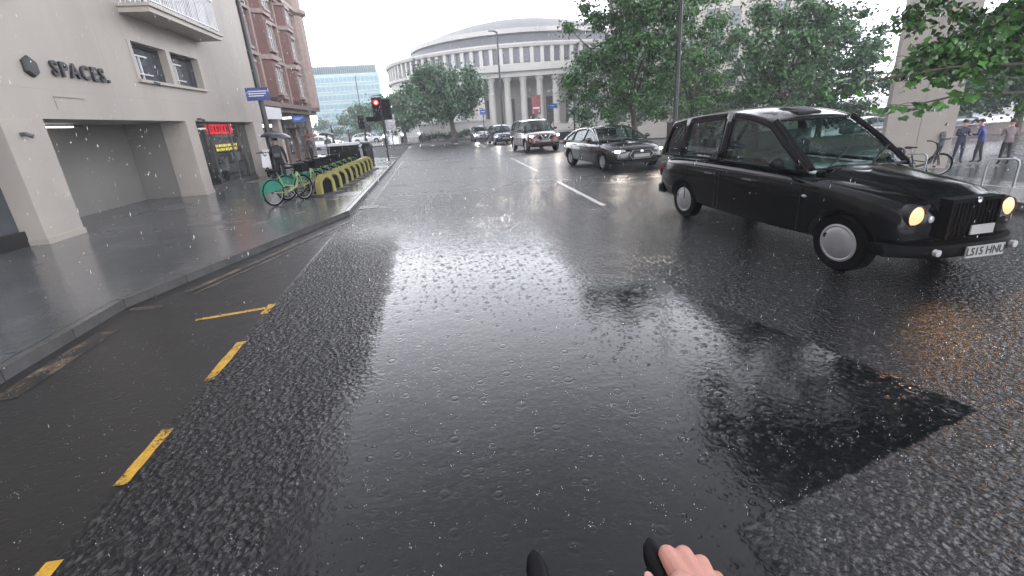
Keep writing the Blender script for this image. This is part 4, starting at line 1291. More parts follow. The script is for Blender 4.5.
def greenhouse(t, paint, belt, uA, zA, uB, zB, uM, zM, uC, zC, uD, zD, wb, wr_, wins, mt=.07, mbm=.035, bulge=.1, front_wb=None, rearwin=True):
    fw = front_wb or wb
    def rail(u):
        if u > uB: return zB + (zA - zB) * (u - uB) / (uA - uB)
        if u < uC: return zC + (zD - zC) * (u - uC) / (uD - uC)
        if u > uM: return zM + (zB - zM) * ((u - uM) / (uB - uM)) ** 2
        return zM + (zC - zM) * ((u - uM) / (uC - uM)) ** 2
    H = zM - zA
    def P(u, z, s, ins=0.):
        k = max(0., min(1.15, (z - pw(belt, u)) / (zM - pw(belt, u))))
        w = wb + (wr_ - wb) * k ** 1.25 - ins
        return (s * w, -u, z)
    us = sorted(set([round(uD + (uA - uD) * i / 60, 4) for i in range(61)] + [x for w in wins for x in w]))
    for s in (-1, 1):
        fr = MB()
        for a, b in zip(us[:-1], us[1:]):
            mid = (a + b) / 2
            inw = any(x0 < mid < x1 for x0, x1 in wins)
            ba, bb, ra, rbb = pw(belt, a), pw(belt, b), rail(a), rail(b)
            def q(z0a, z0b, z1a, z1b):
                n = 4
                for i in range(n):
                    f0, f1 = i / n, (i + 1) / n
                    fr.add([P(a, z0a + (z1a - z0a) * f0, s), P(b, z0b + (z1b - z0b) * f0, s), P(b, z0b + (z1b - z0b) * f1, s), P(a, z0a + (z1a - z0a) * f1, s)], [(0, 1, 2, 3)])
            la, lb, ta, tb = ba + mbm, bb + mbm, ra - mt, rbb - mt
            if not inw or (ta <= la and tb <= lb):
                q(ba, bb, max(ra, ba + .001), max(rbb, bb + .001))
            else:
                q(ba, bb, la, lb); q(max(ta, la), max(tb, lb), ra, rbb)
        f = fr.build('side_frame', paint, t, smooth=True)
        md = f.modifiers.new('thickness', 'SOLIDIFY'); md.thickness = .035; md.offset = 0
        for (x0, x1) in wins:
            g = MB(); rim = MB()
            cols = [u for u in us if x0 - 1e-6 <= u <= x1 + 1e-6]
            top = [P(u, max(rail(u) - mt, pw(belt, u) + mbm), s, .012) for u in cols]
            bot = [P(u, pw(belt, u) + mbm, s, .012) for u in cols]
            n = len(cols)
            rows = [[tuple(Vector(bot[i]).lerp(Vector(top[i]), k / 4)) for i in range(n)] for k in range(5)]
            rows = [[P(-p[1], p[2], s, .012) for p in r] for r in rows]
            g.loft(rows, caps=False, closed=False)
            gw = g.build('side_window', M_carglass, t, smooth=True)
            seal = [P(-p[1], p[2], s, -.016) for p in bot] + [P(-p[1], p[2], s, -.016) for p in reversed(top)]
            MB().tube(seal + [seal[0]], .009, 4).build('window_seal', M_plast, gw)
    # roof
    rr = []
    nst = 10
    for i in range(nst + 1):
        u = uC + (uB - uC) * i / nst
        z = rail(u)
        pr = []
        for j in range(13):
            w = -1 + 2 * j / 12
            pr.append((w * (wr_ + .0), -u, z + .055 * (1 - abs(w) ** 2.4)))
        rr.append(pr + [(p[0], p[1], p[2] - .035) for p in reversed(pr)])
    MB().loft(rr).build('roof', paint, t, smooth=True)
    def screen(nm, u0, z0, u1, z1, w0, w1, bl, m):
        rows = []
        for i in range(7):
            k = i / 6
            rows.append([((w0 + (w1 - w0) * k) * x, -(u0 + (u1 - u0) * k + bl * (1 - abs(x) ** 2)), z0 + (z1 - z0) * k + .02 * math.sin(PI * k)) for x in [-1 + 2 * j / 10 for j in range(11)]])
        g = MB().loft(rows, caps=False, closed=False).build(nm, m, t, smooth=True)
        for e in (0, -1):
            MB().tube(rows[e], .014, 6).build('screen_seal', M_plast, g)
        return rows
    rows = screen('windscreen', uA, zA, uB, zB + .01, fw * .95, wr_ * .93, bulge, M_carglass)
    if rearwin:
        screen('rear_window', uD, zD, uC, zC, wb * .88, wr_ * .88, -bulge * .6, M_carglass)
    for s in (-1, 1):
        MB().tube([(s * fw * .97, -uA, zA), tuple((Vector((s * fw * .97, -uA, zA)) + Vector((s * wr_ * .97, -uB, zB))) / 2 + Vector((s * .012, -.02, .01))), (s * wr_ * .97, -uB, zB + .01)], .034, 8).build('windscreen_pillar', paint, t, smooth=True)
        MB().tube([(s * wb * .94, -uD, zD), (s * wr_ * .94, -uC, zC)], .05, 8).build('rear_pillar', paint, t, smooth=True)
    # wipers
    for x in (-.35, .3):
        p0 = Vector((x - .25, -(uA + bulge * .9 + .0), zA + .025)); k = .55
        MB().tube([tuple(p0), (x + .25, -(uA + (uB - uA) * .3 + bulge + .0), zA + (zB - zA) * .3 + .04)], .011, 5).build('wiper', M_plast, t)
def interior(t, u0, u1, zf, W, zseat, hd, rear=True):
    MB().box(-W * .8, -u1, zf, W * .8, -u0, zf + .1).build('cabin_floor', M_cabin, t)
    MB().box(-W * .8, -u1 - .1, zf + .1, W * .8, -u1 + .25, zseat + .42).build('dashboard', M_cabin, t)
    rows = [(u1 - 1.0)] + ([u1 - 1.95] if rear else [])
    for u in rows:
        for s in (-1, 1):
            se = MB().loft([[(s * W * .42 + x, -u + y, zseat) for x, y in ((-.23, -.25), (.23, -.25), (.23, .25), (-.23, .25))], [(s * W * .42 + x, -u + y, zseat + .15) for x, y in ((-.21, -.22), (.21, -.22), (.21, .22), (-.21, .22))]])
            se.loft([[(s * W * .42 + x, -u + y, zseat + .1) for x, y in ((-.22, .18), (.22, .18), (.22, .32), (-.22, .32))], [(s * W * .42 + x, -u + y, zseat + .62) for x, y in ((-.18, .30), (.18, .30), (.18, .40), (-.18, .40))]])
            o = se.build('seat', M_seat, t)
            MB().loft([[(s * W * .42 + x, -u + y, zseat + .66) for x, y in ((-.11, .33), (.11, .33), (.11, .42), (-.11, .42))], [(s * W * .42 + x, -u + y, zseat + .85) for x, y in ((-.10, .33), (.10, .33), (.10, .41), (-.10, .41))]]).build('headrest', M_seat, o)
    w = MB().loft([[(p[0] - W * .42 * 1, -u1 + .36 + p[2] * .35, zseat + .42 + p[2] * .9) for p in r] for r in [[(q[0] * 1., q[1], q[2]) for q in ring] for ring in torus(.17, .014, 18, 6)]], caps=False).build('steering_wheel', M_plast, t)
def ellpart(nm, c, r, m, t, rz=0., n=14):
    o = ell(MB(), (0, 0, 0), r, n, 10).build(nm, m, t, smooth=True)
    o.location = c; o.rotation_euler = (0, 0, rz)
    return o
def plate(t, u, z, s, w=.52, h=.115, x=0.):
    p = MB().box(x - w / 2, -u - .012, z - h / 2, x + w / 2, -u, z + h / 2).build('number_plate', M_plate, t)
    if s:
        text_mesh('plate_lettering', s, h * .95, .001, M_ink, p, (x, -u - .0135, z), (PI / 2, 0, 0), bold=.002)
    return p
def seams(t, W, us, z0, z1):
    for u in us:
        for s in (-1, 1):
            MB().box(s * W - .004, -u - .005, z0, s * W + .004, -u + .005, z1).build('door_seam', M_well, t)

# ---- black cab
def make_taxi():
    t = thing('taxi', 'large black cab with round orange headlamps lit, nearest vehicle on the right', 'taxi', (5.18, 6.35, 0), R(.5))
    W = .88
    S = [(-2.36, .42, .45, .62, .62, .74, .55, .02), (-2.32, .34, .70, .72, .78, 1.00, .66, .02), (-2.1, .30, .76, .92, .86, 1.07, .74, .02), (-1.44, .27, .78, .95, .88, 1.09, .77, .02), (-.5, .25, .78, .95, .88, 1.08, .78, .02),
         (.5, .25, .78, .94, .88, 1.06, .78, .02), (1.0, .27, .78, .92, .87, 1.02, .80, .03), (1.45, .28, .78, .88, .865, .97, .79, .03), (1.85, .30, .74, .82, .84, .92, .72, .03), (2.05, .34, .70, .76, .79, .87, .66, .03), (2.17, .40, .60, .64, .70, .76, .55, .02)]
    car_shell(t, S, M_black, (1.55, -1.42), .33, .88)
    greenhouse(t, M_black, [(-2.4, 1.07), (-1, 1.09), (1.2, 1.05)], 1.02, 1.10, .30, 1.66, -.55, 1.80, -2.02, 1.66, -2.26, 1.08, .80, .66, [(-2.12, -1.62), (-1.5, -.62), (-.48, .86)], mt=.085, mbm=.03, bulge=.1, front_wb=.76)
    # bonnet rises between the wings
    rings = []
    for u, hw, z, c in ((2.14, .34, .84, .04), (2.0, .42, .93, .06), (1.7, .47, .98, .075), (1.3, .53, 1.03, .085), (1.05, .60, 1.07, .085), (.98, .62, 1.07, .07)):
        pr = [(hw * x, -u, z + c * (1 - abs(x) ** 2.5)) for x in [-1 + 2 * j / 12 for j in range(13)]]
        rings.append([(-hw * 1.08, -u, z - .16)] + pr + [(hw * 1.08, -u, z - .16)])
    MB().loft(rings).build('bonnet', M_black, t, smooth=True)
    # grille
    g = MB().box(-.30, -2.21, .52, .30, -2.10, .88).build('grille', M_grille, t)
    MB().box(-.33, -2.23, .86, .33, -2.12, .90).box(-.33, -2.23, .50, -.30, -2.12, .86).box(.30, -2.23, .50, .33, -2.12, .86).build('grille_surround', M_grille, g)
    for k in range(11):
        MB().box(-.275 + k * .052, -2.222, .52, -.263 + k * .052, -2.211, .86).build('grille_bar', M_grille, g)
    MB().lathe([(.001, 0), (.03, -.003), (.03, .01)], 12, (0, -2.235, .88), axis='y').build('badge', M_chrome, t)
    for s in (-1, 1):
        h = MB().lathe([(.115, .10), (.118, -.02), (.108, -.035), (.100, -.02)], 24, (s * .60, -2.1, .735), axis='y').build('headlight', M_dark, t, smooth=True)
        MB().lathe([(.001, -.052), (.06, -.045), (.10, -.022)], 24, (s * .60, -2.1, .735), axis='y').build('lens', M_warm, h, smooth=True)
        MB().lathe([(.001, -.03), (.035, -.024), (.037, .02)], 14, (s * .44, -2.13, .70), axis='y').build('side_light', M_lampglass, t, smooth=True)
        MB().lathe([(.001, -.02), (.035, -.016), (.037, .02)], 14, (s * .5, -2.30, .40), axis='y').build('fog_light', M_lampglass, t, smooth=True)
        # mirrors
        m = ellpart('door_mirror', (s * .99, -.72, 1.16), (.11, .07, .075), M_plast, t)
        MB().tube([(s * .84, -.70, 1.10), (s * .96, -.72, 1.13)], .022, 8).build('mirror_arm', M_plast, m).location = (-s * .99, .72, -1.16)
        # handles, repeater, moulding
        for u in (-.42, -.72):
            pass
        MB().box(s * .885 - .012, .62, .985 - .11, s * .885 + .014, .80, 1.015 - .11).build('door_handle', M_chrome, t)
        MB().box(s * .885 - .012, -.22, .985 - .11, s * .885 + .014, -.04, 1.015 - .11).build('door_handle', M_chrome, t)
        ellpart('side_repeater', (s * .878, -1.08, .80), (.012, .035, .018), M_lampglass, t)
        MB().tube([(s * .868, 2.15, .955), (s * .886, 1.4, .965), (s * .889, -.5, .955), (s * .875, -1.2, .92)], .009, 6).build('waist_moulding', M_black, t, smooth=True)
        lt = ellpart('rear_light', (s * .76, 2.27, .78), (.05, .05, .13), mat('red_lens', (.10, .008, .008), .2), t)
    seams(t, .872, (1.02, -.47, -.56, -1.35), .36, .93)
    # bumpers
    rb_ = [(x, -2.24 + .22 * abs(x / .86) ** 3.2, z) for x in [-.86 + 1.72 * j / 14 for j in range(15)] for z in (0,)]
    bm_ = MB().loft([[(p[0], p[1] - .05, .33), (p[0], p[1] - .06, .38), (p[0], p[1] - .03, .45), (p[0], p[1] + .1, .45), (p[0], p[1] + .1, .33)] for p in rb_]).build('front_bumper', M_grille, t, smooth=True)
    rb2 = [(x, 2.38 - .2 * abs(x / .86) ** 3, 0) for x in [-.86 + 1.72 * j / 14 for j in range(15)]]
    MB().loft([[(p[0], p[1] + .04, .36), (p[0], p[1] + .05, .50), (p[0], p[1] - .05, .54), (p[0], p[1] - .15, .36)] for p in rb2]).build('rear_bumper', M_grille, t, smooth=True)
    plate(t, 2.31, .375, 'LS15 HNU', .50, .12, .10)
    MB().box(-.06, -2.262, .535, .24, -2.25, .63).build('licence_plate', M_plate, t, label='small blank white licence plate above the number plate')
    # roof sign, aerial, sticker
    rs_ = MB().loft([[(-.24, -.22, 1.68), (.24, -.22, 1.68), (.28, .20, 1.74), (-.28, .20, 1.74)], [(-.19, -.20, 1.765), (.19, -.20, 1.765), (.25, .14, 1.81), (-.25, .14, 1.81)], [(-.13, -.12, 1.79), (.13, -.12, 1.79), (.18, .06, 1.83), (-.18, .06, 1.83)]]).build('roof_sign', M_plast, t, smooth=True)
    MB().lathe([(.001, 0), (.09, .0), (.09, .012)], 16, (-.28, -1.27, 1.085)).build('bonnet_sticker', M_wcar, t)
    interior(t, -2.0, .92, .35, .86, .52, 1.5)
    MB().box(-.68, .34, .5, .68, .38, 1.5).build('partition', M_carglass, t)
    for u in (1.55, -1.42):
        for s in (-1, 1):
            wheel(t, u, s, .33, .845, 'hubcap')
    for s in (-1, 1):
        lamp_light(t, (s * .60, -2.26, .73), 60., (1, .5, .17), (0, -1, -.35))
    t.scale = (.90, 1.15, .985)
    return t
make_taxi()

def saloon(name, label, paint, loc, rz, P):
    t = thing(name, label, 'car', loc, rz, 'cars queuing behind the taxi')
    W = P['W']; L = P['L']; wr = P['wr']; hz = P['hood']; bz = P['belt']; zb = .2 + P.get('lift', 0)
    uF = L / 2; a = P['wb'] / 2
    S = [(-uF, zb + .2, W * .5, zb + .40, W * .7, bz - .2, W * .6, .01), (-uF + .06, zb + .08, W * .78, bz - .25, W * .92, P['deck'] - .03, W * .74, .02), (-uF + .35, zb, W * .86, bz - .14, W * .99, P['deck'], W * .8, .02),
         (-a, zb, W * .88, bz - .10, W, bz, W * .87, .02), (-.2, zb - .02, W * .88, bz - .13, W, bz - .02, W * .87, .02), (.75, zb - .02, W * .88, bz - .15, W, bz - .04, W * .87, .03),
         (a - .1, zb, W * .86, hz - .12, W * .99, hz - .01, W * .80, .05), (a + .35, zb, W * .84, hz - .17, W * .965, hz - .07, W * .72, .05), (uF - .16, zb + .02, W * .76, hz - .26, W * .87, hz - .16, W * .60, .04), (uF, zb + .1, W * .55, zb + .28, W * .68, hz - .27, W * .52, .01)]
    car_shell(t, S, paint, (a, -a), wr, W)
    g = P['gh']
    greenhouse(t, paint, [(-uF, bz - .01), (0, bz - .02), (uF, bz - .05)], *g[:10], W * .9, P['wroof'], P['wins'], mt=.05, mbm=.02, bulge=.12)
    gr = P['grille']
    G = MB().prism([(0, 0)] * 0 + [], 0, 0) if 0 else None
    x0, x1, z0, z1 = gr
    hexa = [(-x0, z0 + (z1 - z0) * .45), (-x0 * .72, z1), (x0 * .72, z1), (x0, z0 + (z1 - z0) * .45), (x1, z0), (-x1, z0)]
    yy = -uF - .035
    gm = MB().add([(x, yy, z) for x, z in hexa] + [(x, yy + .14, z) for x, z in hexa], [tuple(range(6))] + [(i, (i + 1) % 6, 6 + (i + 1) % 6, 6 + i) for i in range(6)]).build('grille', M_plast, t)
    for k in range(5):
        z = z0 + (z1 - z0) * (k + .5) / 5
        MB().box(-x1 * 1.05, yy - .006, z - .006, x1 * 1.05, yy, z + .006).build('grille_bar', M_frame, gm)
    if P.get('v'):
        MB().tube([(-x0 * .72, yy - .01, z1), (-.12, yy - .02, z0 + .06), (.12, yy - .02, z0 + .06), (x0 * .72, yy - .01, z1)], .016, 6).build('grille_chrome', M_chrome, gm)
    else:
        MB().tube([(x, yy - .004, z) for x, z in hexa + hexa[:1]], .008, 6).build('grille_chrome', M_hub, gm)
    MB().lathe([(.001, -.012), (.05, -.008), (.055, .0)], 16, (0, yy - .006, z1 - .05), axis='y').build('badge', M_chrome, t)
    plate(t, uF + .05, P['pz'], P.get('plate', ''), .5, .11)
    hx_, hzz = P['hl']
    for s in (-1, 1):
        h = ellpart('headlight', (s * hx_, -uF + .17, hzz), (.21, .10, .065), M_lampglass, t, s * .45)
        c = ellpart('lamp_core', (s * .03, -.075, .0), (.085 * P.get('ls', 1), .035, .035 * P.get('ls', 1)), M_lampw, h)
        ellpart('fog_light', (s * hx_ * 1.02, -uF + .06, zb + .2), (.11, .05, .04), M_plast, t, s * .35)
        m = ellpart('door_mirror', (s * (W + .09), -g[0] + .30, bz + .08), (.11, .07, .07), paint, t)
        MB().tube([(-s * .12, .02, -.07), (0, 0, -.03)], .02, 6).build('mirror_arm', M_plast, m)
        for u in (.1, -.75):
            MB().box(s * W - .01, -u, bz - .14, s * W + .015, -u + .16, bz - .115).build('door_handle', paint, t)
        ellpart('rear_light', (s * W * .78, uF - .06, bz - .1), (.12, .05, .06), mat('red_lens', ()), t)
    MB().box(-W * .55, -uF - .01, zb + .06, W * .55, -uF + .2, zb + .13).build('lower_intake', M_plast, t)
    seams(t, W * .995, (.62, -.3, -1.1), zb + .15, bz - .08)
    if P.get('rails'):
        for s in (-1, 1):
            MB().tube([(s * P['wroof'] * .95, -g[2] + .15, g[3] + .02), (s * P['wroof'] * .95, -g[2] + .3, g[3] + .08), (s * P['wroof'] * .95, -g[6] - .3, g[7] + .09), (s * P['wroof'] * .95, -g[6] - .15, g[7] + .02)], .018, 6).build('roof_rail', M_chrome, t)
    interior(t, g[8] + .4, g[0] - .15, .3 + P.get('lift', 0), W, .45 + P.get('lift', 0), 1.3)
    if loc[1] < 60 and loc[0] < 20:
        for s in (-1, 1):
            lamp_light(t, (s * hx_, -uF - .05, hzz), 38., (1, .88, .76), (0, -1, -.2))
    for u in (a, -a):
        for s in (-1, 1):
            wheel(t, u, s, wr, W - .03, 'alloy')
    return t
HATCH = dict(W=.90, L=4.3, wr=.32, hood=.95, belt=.98, deck=1.0, wb=2.65, gh=(.98, .99, .22, 1.36, -.35, 1.44, -1.35, 1.33, -2.0, .99), wroof=.60, wins=[(-1.75, -1.2), (-1.12, -.28), (-.2, .80)], grille=(.38, .28, .40, .68), hl=(.62, .66), pz=.5, ls=1.1)
h1 = saloon('hatchback', 'glossy graphite hatchback with lit headlamps and a hexagonal grille behind the taxi', M_graph, (6.62, 17.6, 0), R(7), HATCH)
h1.scale = (1.18, 1.05, .98)
SUV = dict(W=.92, L=4.4, wr=.36, hood=1.05, belt=1.08, deck=1.1, wb=2.7, lift=.05, gh=(1.0, 1.09, .35, 1.56, -.35, 1.64, -1.75, 1.55, -2.1, 1.09), wroof=.66, wins=[(-1.8, -1.35), (-1.27, -.35), (-.27, .85)], grille=(.36, .2, .62, .88), hl=(.64, .84), pz=.58, ls=1.25, rails=True, v=True)
u1 = saloon('suv', 'dark red sport utility car with a chrome v grille and roof rails in the queue', M_maroon, (6.30, 29.6, 0), R(4), SUV)
u1.scale = (1.12, 1.08, 1.08)
HT2 = dict(HATCH, hood=.92, grille=(.38, .25, .55, .72), ls=.7)
n1 = saloon('hatchback', 'dark navy car half hidden behind the red sport utility car', M_navy, (5.95, 41.5, 0), R(2), dict(HT2, gh=(1.05, .99, .4, 1.40, -.3, 1.5, -1.6, 1.42, -2.0, .99)))
g1 = saloon('saloon_car', 'silver grey saloon, last car of the queue, its headlamp mirrored in the wet road', M_silver, (5.2, 51.0, 0), R(1), dict(HATCH, gh=(.95, .99, .2, 1.36, -.35, 1.44, -1.1, 1.36, -1.8, 1.02), ls=1.7))
# parked cars far down the side street
w1 = saloon('hatchback', 'white hatchback far down the side street', M_wcar, (-12.5, 62, 0), R(70), dict(HATCH))
w1['group'] = 'cars far down the side street'
for i, (x, y, r_, lab) in enumerate([(-17.5, 66, 75, 'furthest left of the pale cars down the side street'), (-8.5, 72, 80, 'pale car half behind the litter of posts under the dark tree')]):
    o = dup(w1, (x, y, 0), R(r_), lab)
# two cars parked behind the square
w2 = saloon('saloon_car', 'grey car parked behind the planter wall at the back of the square', M_silver, (34, 33.5, -1.2), R(85), dict(HATCH, ls=.8))
w2['group'] = 'cars parked behind the square'
dup(w2, (42, 34.2, -1.2), R(85), 'second grey car behind the square, to the right and nearer the frame edge')

# parked motorcycles under the far tree
def make_moto(label):
    t = thing('motorcycle', label, 'motorcycle', (0, 0, 0), 0, 'white motorcycles parked below the far trees')
    for x in (-.65, .65):
        w = MB().loft(torus(.28, .06, 20, 8), caps=False).build('wheel', M_tyre, t, smooth=True); w.location = (x, 0, .33)
        MB().lathe([(.001, -.03), (.2, -.02), (.2, .02), (.001, .03)], 12, axis='y').build('hub', M_steel, w)
    MB().loft([[(-.3 + dx, dy, z) for dx, dy in ((-.25, -.15), (.5, -.15), (.5, .15), (-.25, .15))] for z in (.35, .7)]).build('engine', M_frame, t)
    ell(MB(), (.1, 0, .85), (.3, .17, .15)).build('tank', M_wcar, t, smooth=True)
    ell(MB(), (.6, 0, .95), (.2, .24, .28)).build('fairing', M_wcar, t, smooth=True)
    MB().loft([[(-.7, -.12, .82), (-.7, .12, .82), (-.7, .12, .92), (-.7, -.12, .92)], [(-.1, -.14, .78), (-.1, .14, .78), (-.1, .12, .86), (-.1, -.12, .86)]]).build('seat', M_plast, t)
    MB().tube([(.65, 0, .33), (.5, 0, 1.05)], .04, 8).tube([(.48, -.35, 1.12), (.48, .35, 1.12)], .02, 6).build('fork', M_steel, t)
    MB().box(-.95, -.2, .85, -.6, .2, 1.15).build('top_box', M_wcar, t)
    ellpart('headlight', (.80, 0, .95), (.05, .09, .09), M_lampw, t)
    return t
mo = make_moto('leftmost white motorcycle parked below the dark far trees')
for i, (x, y, r_, lab) in enumerate([(-7.2, 58.5, -75, mo['label']), (-5.0, 58.8, -95, 'second white motorcycle from the left below the far trees'), (-3.2, 59, -80, 'third white motorcycle from the left below the far trees'), (-1.0, 59, -100, 'rightmost white motorcycle, nearest to the hedge of the large tree')]):
    o = mo if i == 0 else dup(mo, (0, 0, 0))
    o.location = (x, y, .1); o.rotation_euler = (0, 0, R(r_)); o['label'] = lab
# white delivery scooter against the corner pier
sc_ = thing('scooter', 'white scooter parked against the pier of the corner shop', 'scooter', (-7.55, 24.2, HP), R(-80))
for x in (-.55, .55):
    w = MB().loft(torus(.17, .06, 18, 8), caps=False).build('wheel', M_tyre, sc_, smooth=True); w.location = (x, 0, .23)
    MB().lathe([(.001, -.03), (.13, -.02), (.13, .02), (.001, .03)], 12, axis='y').build('hub', M_steel, w)
MB().loft([[(-.75, -.12, .35), (-.75, .12, .35), (-.75, .14, .7), (-.75, -.14, .7)], [(-.1, -.15, .3), (-.1, .15, .3), (-.1, .15, .72), (-.1, -.15, .72)]]).build('body', M_wcar, sc_, smooth=True)
MB().loft([[(.5, -.2, .45), (.5, .2, .45), (.42, .2, .45), (.42, -.2, .45)], [(.4, -.15, 1.05), (.4, .15, 1.05), (.32, .15, 1.05), (.32, -.15, 1.05)]]).build('leg_shield', M_wcar, sc_)
MB().box(-.12, -.14, .26, .45, .14, .34).build('footboard', M_plast, sc_)
MB().loft([[(-.8, -.12, .72), (-.8, .12, .72), (-.8, .1, .82), (-.8, -.1, .82)], [(-.1, -.13, .72), (-.1, .13, .72), (-.1, .1, .80), (-.1, -.1, .80)]]).build('seat', M_plast, sc_)
MB().tube([(.36, -.33, 1.1), (.36, .33, 1.1)], .022, 8).build('handlebar', M_plast, sc_)
MB().box(-.95, -.2, .84, -.55, .2, 1.2).build('top_box', M_wcar, sc_)
ellpart('headlight', (.42, 0, 1.02), (.07, .09, .08), M_lampglass, sc_)
#PART5
# ------------------------------------------------------------------ people
def skin_mesh(pts, edges, mats, pick, lv=2, root=0, vox=0.):
    me = bpy.data.meshes.new('p'); bm = bmesh.new()
    sk = bm.verts.layers.skin.verify()
    vs = []
    for i, (p, r) in enumerate(pts):
        v = bm.verts.new(p); v[sk].radius = (r, r) if not isinstance(r, tuple) else r
        v[sk].use_root = i == root
        vs.append(v)
    for a, b in edges: bm.edges.new((vs[a], vs[b]))
    bm.to_mesh(me); bm.free()
    o = temp(me)
    s = o.modifiers.new('k', 'SKIN'); s.use_smooth_shade = True; s.branch_smoothing = .4
    d = o.modifiers.new('s', 'SUBSURF'); d.levels = lv; d.render_levels = lv
    if vox:
        rm_ = o.modifiers.new('r', 'REMESH'); rm_.mode = 'VOXEL'; rm_.voxel_size = vox
        sm_ = o.modifiers.new('m', 'SMOOTH'); sm_.factor = .5; sm_.iterations = 5
    r = evaluated(o); kill(o)
    r.materials.clear()
    for m in mats: r.materials.append(m)
    for p in r.polygons:
        p.material_index = pick(p.center); p.use_smooth = True
    return r
def person(label, loc, rz, top, legs, h=1.72, stride=.12, arm='down', lean=0., hair=M_hair, cloak=False, group=None):
    t = thing('person', label, 'person', loc, rz, group)
    k = h / 1.72
    def v(x, y, z): return (x * k, y * k, z * k)
    aw = {'down': ((.23, .02, 1.15), (.25, -.06, .90), (.25, -.09, .82)), 'hold': ((.24, -.03, 1.17), (.17, -.25, 1.12), (.10, -.27, 1.22)), 'phone': ((.23, -.03, 1.17), (.14, -.24, 1.15), (.07, -.30, 1.22))}
    ra, la = aw[arm], aw['down' if arm == 'hold' else arm]
    P = [(v(0, .0, .95), .145), (v(0, .01, 1.12), .125), (v(0, .0 - lean * .3, 1.32), .155), (v(0, -lean * .5, 1.45), .085), (v(0, -.01 - lean * .6, 1.50), .055), (v(0, -.02 - lean * .8, 1.57), .075), (v(0, -.015 - lean, 1.66), .085),
         (v(.17, -lean * .4, 1.40), .065), (v(ra[0][0], ra[0][1] - lean * .3, ra[0][2]), .05), (v(*ra[1]), .035), (v(*ra[2]), .038),
         (v(-.17, -lean * .4, 1.40), .065), (v(-la[0][0], la[0][1] - lean * .3, la[0][2]), .05), (v(-la[1][0], *la[1][1:]), .035), (v(-la[2][0], *la[2][1:]), .038),
         (v(.09, 0, .86), .095), (v(.10, -stride * .6, .48), .062), (v(.10, -stride + .03, .10), .045), (v(.11, -stride - .10, .045), .042),
         (v(-.09, 0, .86), .095), (v(-.10, stride * .4, .48), .062), (v(-.10, stride + .03, .10), .045), (v(-.11, stride - .10, .045), .042)]
    E_ = [(0, 1), (1, 2), (2, 3), (3, 4), (4, 5), (5, 6), (2, 7), (7, 8), (8, 9), (9, 10), (2, 11), (11, 12), (12, 13), (13, 14), (0, 15), (15, 16), (16, 17), (17, 18), (0, 19), (19, 20), (20, 21), (21, 22)]
    handz = [Vector(v(*ra[2])), Vector((-la[2][0] * k, la[2][1] * k, la[2][2] * k))]
    def pick(c):
        if c.z > 1.49 * k: return 2
        if any((c - q).length < .055 * k for q in handz): return 2
        if c.z < .085 * k: return 3
        if c.z < (.45 if cloak else .88) * k and abs(c.x) < .21 * k: return 1
        return 0
    link('body', skin_mesh(P, E_, [top, legs, M_skin, M_ink], pick), t)
    hc = v(0, .0 - lean, 1.675)
    m = MB(); rings = []
    for j in range(7):
        a = -.25 + (PI / 2 + .2) * j / 6
        rings.append([(hc[0] + .098 * k * math.cos(a) * math.cos(b), hc[1] + .012 + .105 * k * math.cos(a) * math.sin(b), hc[2] + .12 * k * math.sin(a) + (.05 * k if math.sin(b) < -.4 and j < 3 else 0)) for b in [2 * PI * i / 14 for i in range(14)]])
    m.loft(rings).build('hair', hair, t, smooth=True)
    # a small nose and ears so that the head has a front
    MB().add([v(-.014, -.092 - lean, 1.63), v(.014, -.092 - lean, 1.63), v(0, -.115 - lean, 1.632), v(0, -.09 - lean, 1.67)], [(0, 1, 2), (0, 2, 3), (1, 3, 2)]).build('nose', M_skin, t)
    for s in (-1, 1):
        ell(MB(), v(s * .088, -.0 - lean, 1.645), (.012 * k, .02 * k, .03 * k), 6, 4).build('ear', M_skin, t, smooth=True)
        ell(MB(), v(s * .032, -.088 - lean, 1.668), (.012 * k, .006 * k, .007 * k), 6, 4).build('eye', M_ink, t)
    MB().box(-.022 * k, (-.098 - lean) * k, 1.598 * k, .022 * k, (-.088 - lean) * k, 1.605 * k).build('mouth', mat('lips', (.35, .12, .10), .5), t)
    return t
def umbrella(label, loc, m, r=.5, tilt=(0, 0), drop=.9):
    t = thing('umbrella', label, 'umbrella', loc, 0)
    t.rotation_euler = (tilt[0], tilt[1], 0)
    n = 8; rings = []
    for j in range(6):
        a = j / 5
        ring = []
        for i in range(n * 4):
            b = 2 * PI * i / (n * 4)
            sc2 = 1 - .10 * a * abs(math.sin(b * n / 2))
            ring.append((r * math.sin(a * 1.25) / math.sin(1.25) * math.cos(b) * sc2, r * math.sin(a * 1.25) / math.sin(1.25) * math.sin(b) * sc2, drop + .0 - (1 - math.cos(a * 1.25)) * r * .55 + .03 * a * abs(math.sin(b * n / 2))))
        rings.append(ring)
    c = MB().loft(rings, caps=False).build('canopy', m, t, smooth=True)
    md = c.modifiers.new('thickness', 'SOLIDIFY'); md.thickness = .004
    for i in range(n):
        b = 2 * PI * i / n
        MB().tube([(0, 0, drop - .02), (r * .55 * math.cos(b), r * .55 * math.sin(b), drop - .09), (r * .98 * math.cos(b), r * .98 * math.sin(b), drop - .38 * r / .5 * .95)], .004, 4).build('rib', M_steel, t)
    MB().tube([(0, 0, -.08), (0, 0, drop + .05)], .008, 6).build('shaft', M_steel, t)
    MB().tube([(0, 0, -.12), (0, 0, .0)], .016, 8).build('handle', M_plast, t)
    return t
def hold(p, u):
    return (p[0] + u[0], p[1] + u[1], p[2] + u[2])
a = person('person in dark clothes under a dark umbrella beside the black lamp post', (-5.45, 18.75, HP), R(190), M_cloth_k, M_cloth_k, 1.7, .14, 'hold', cloak=True)
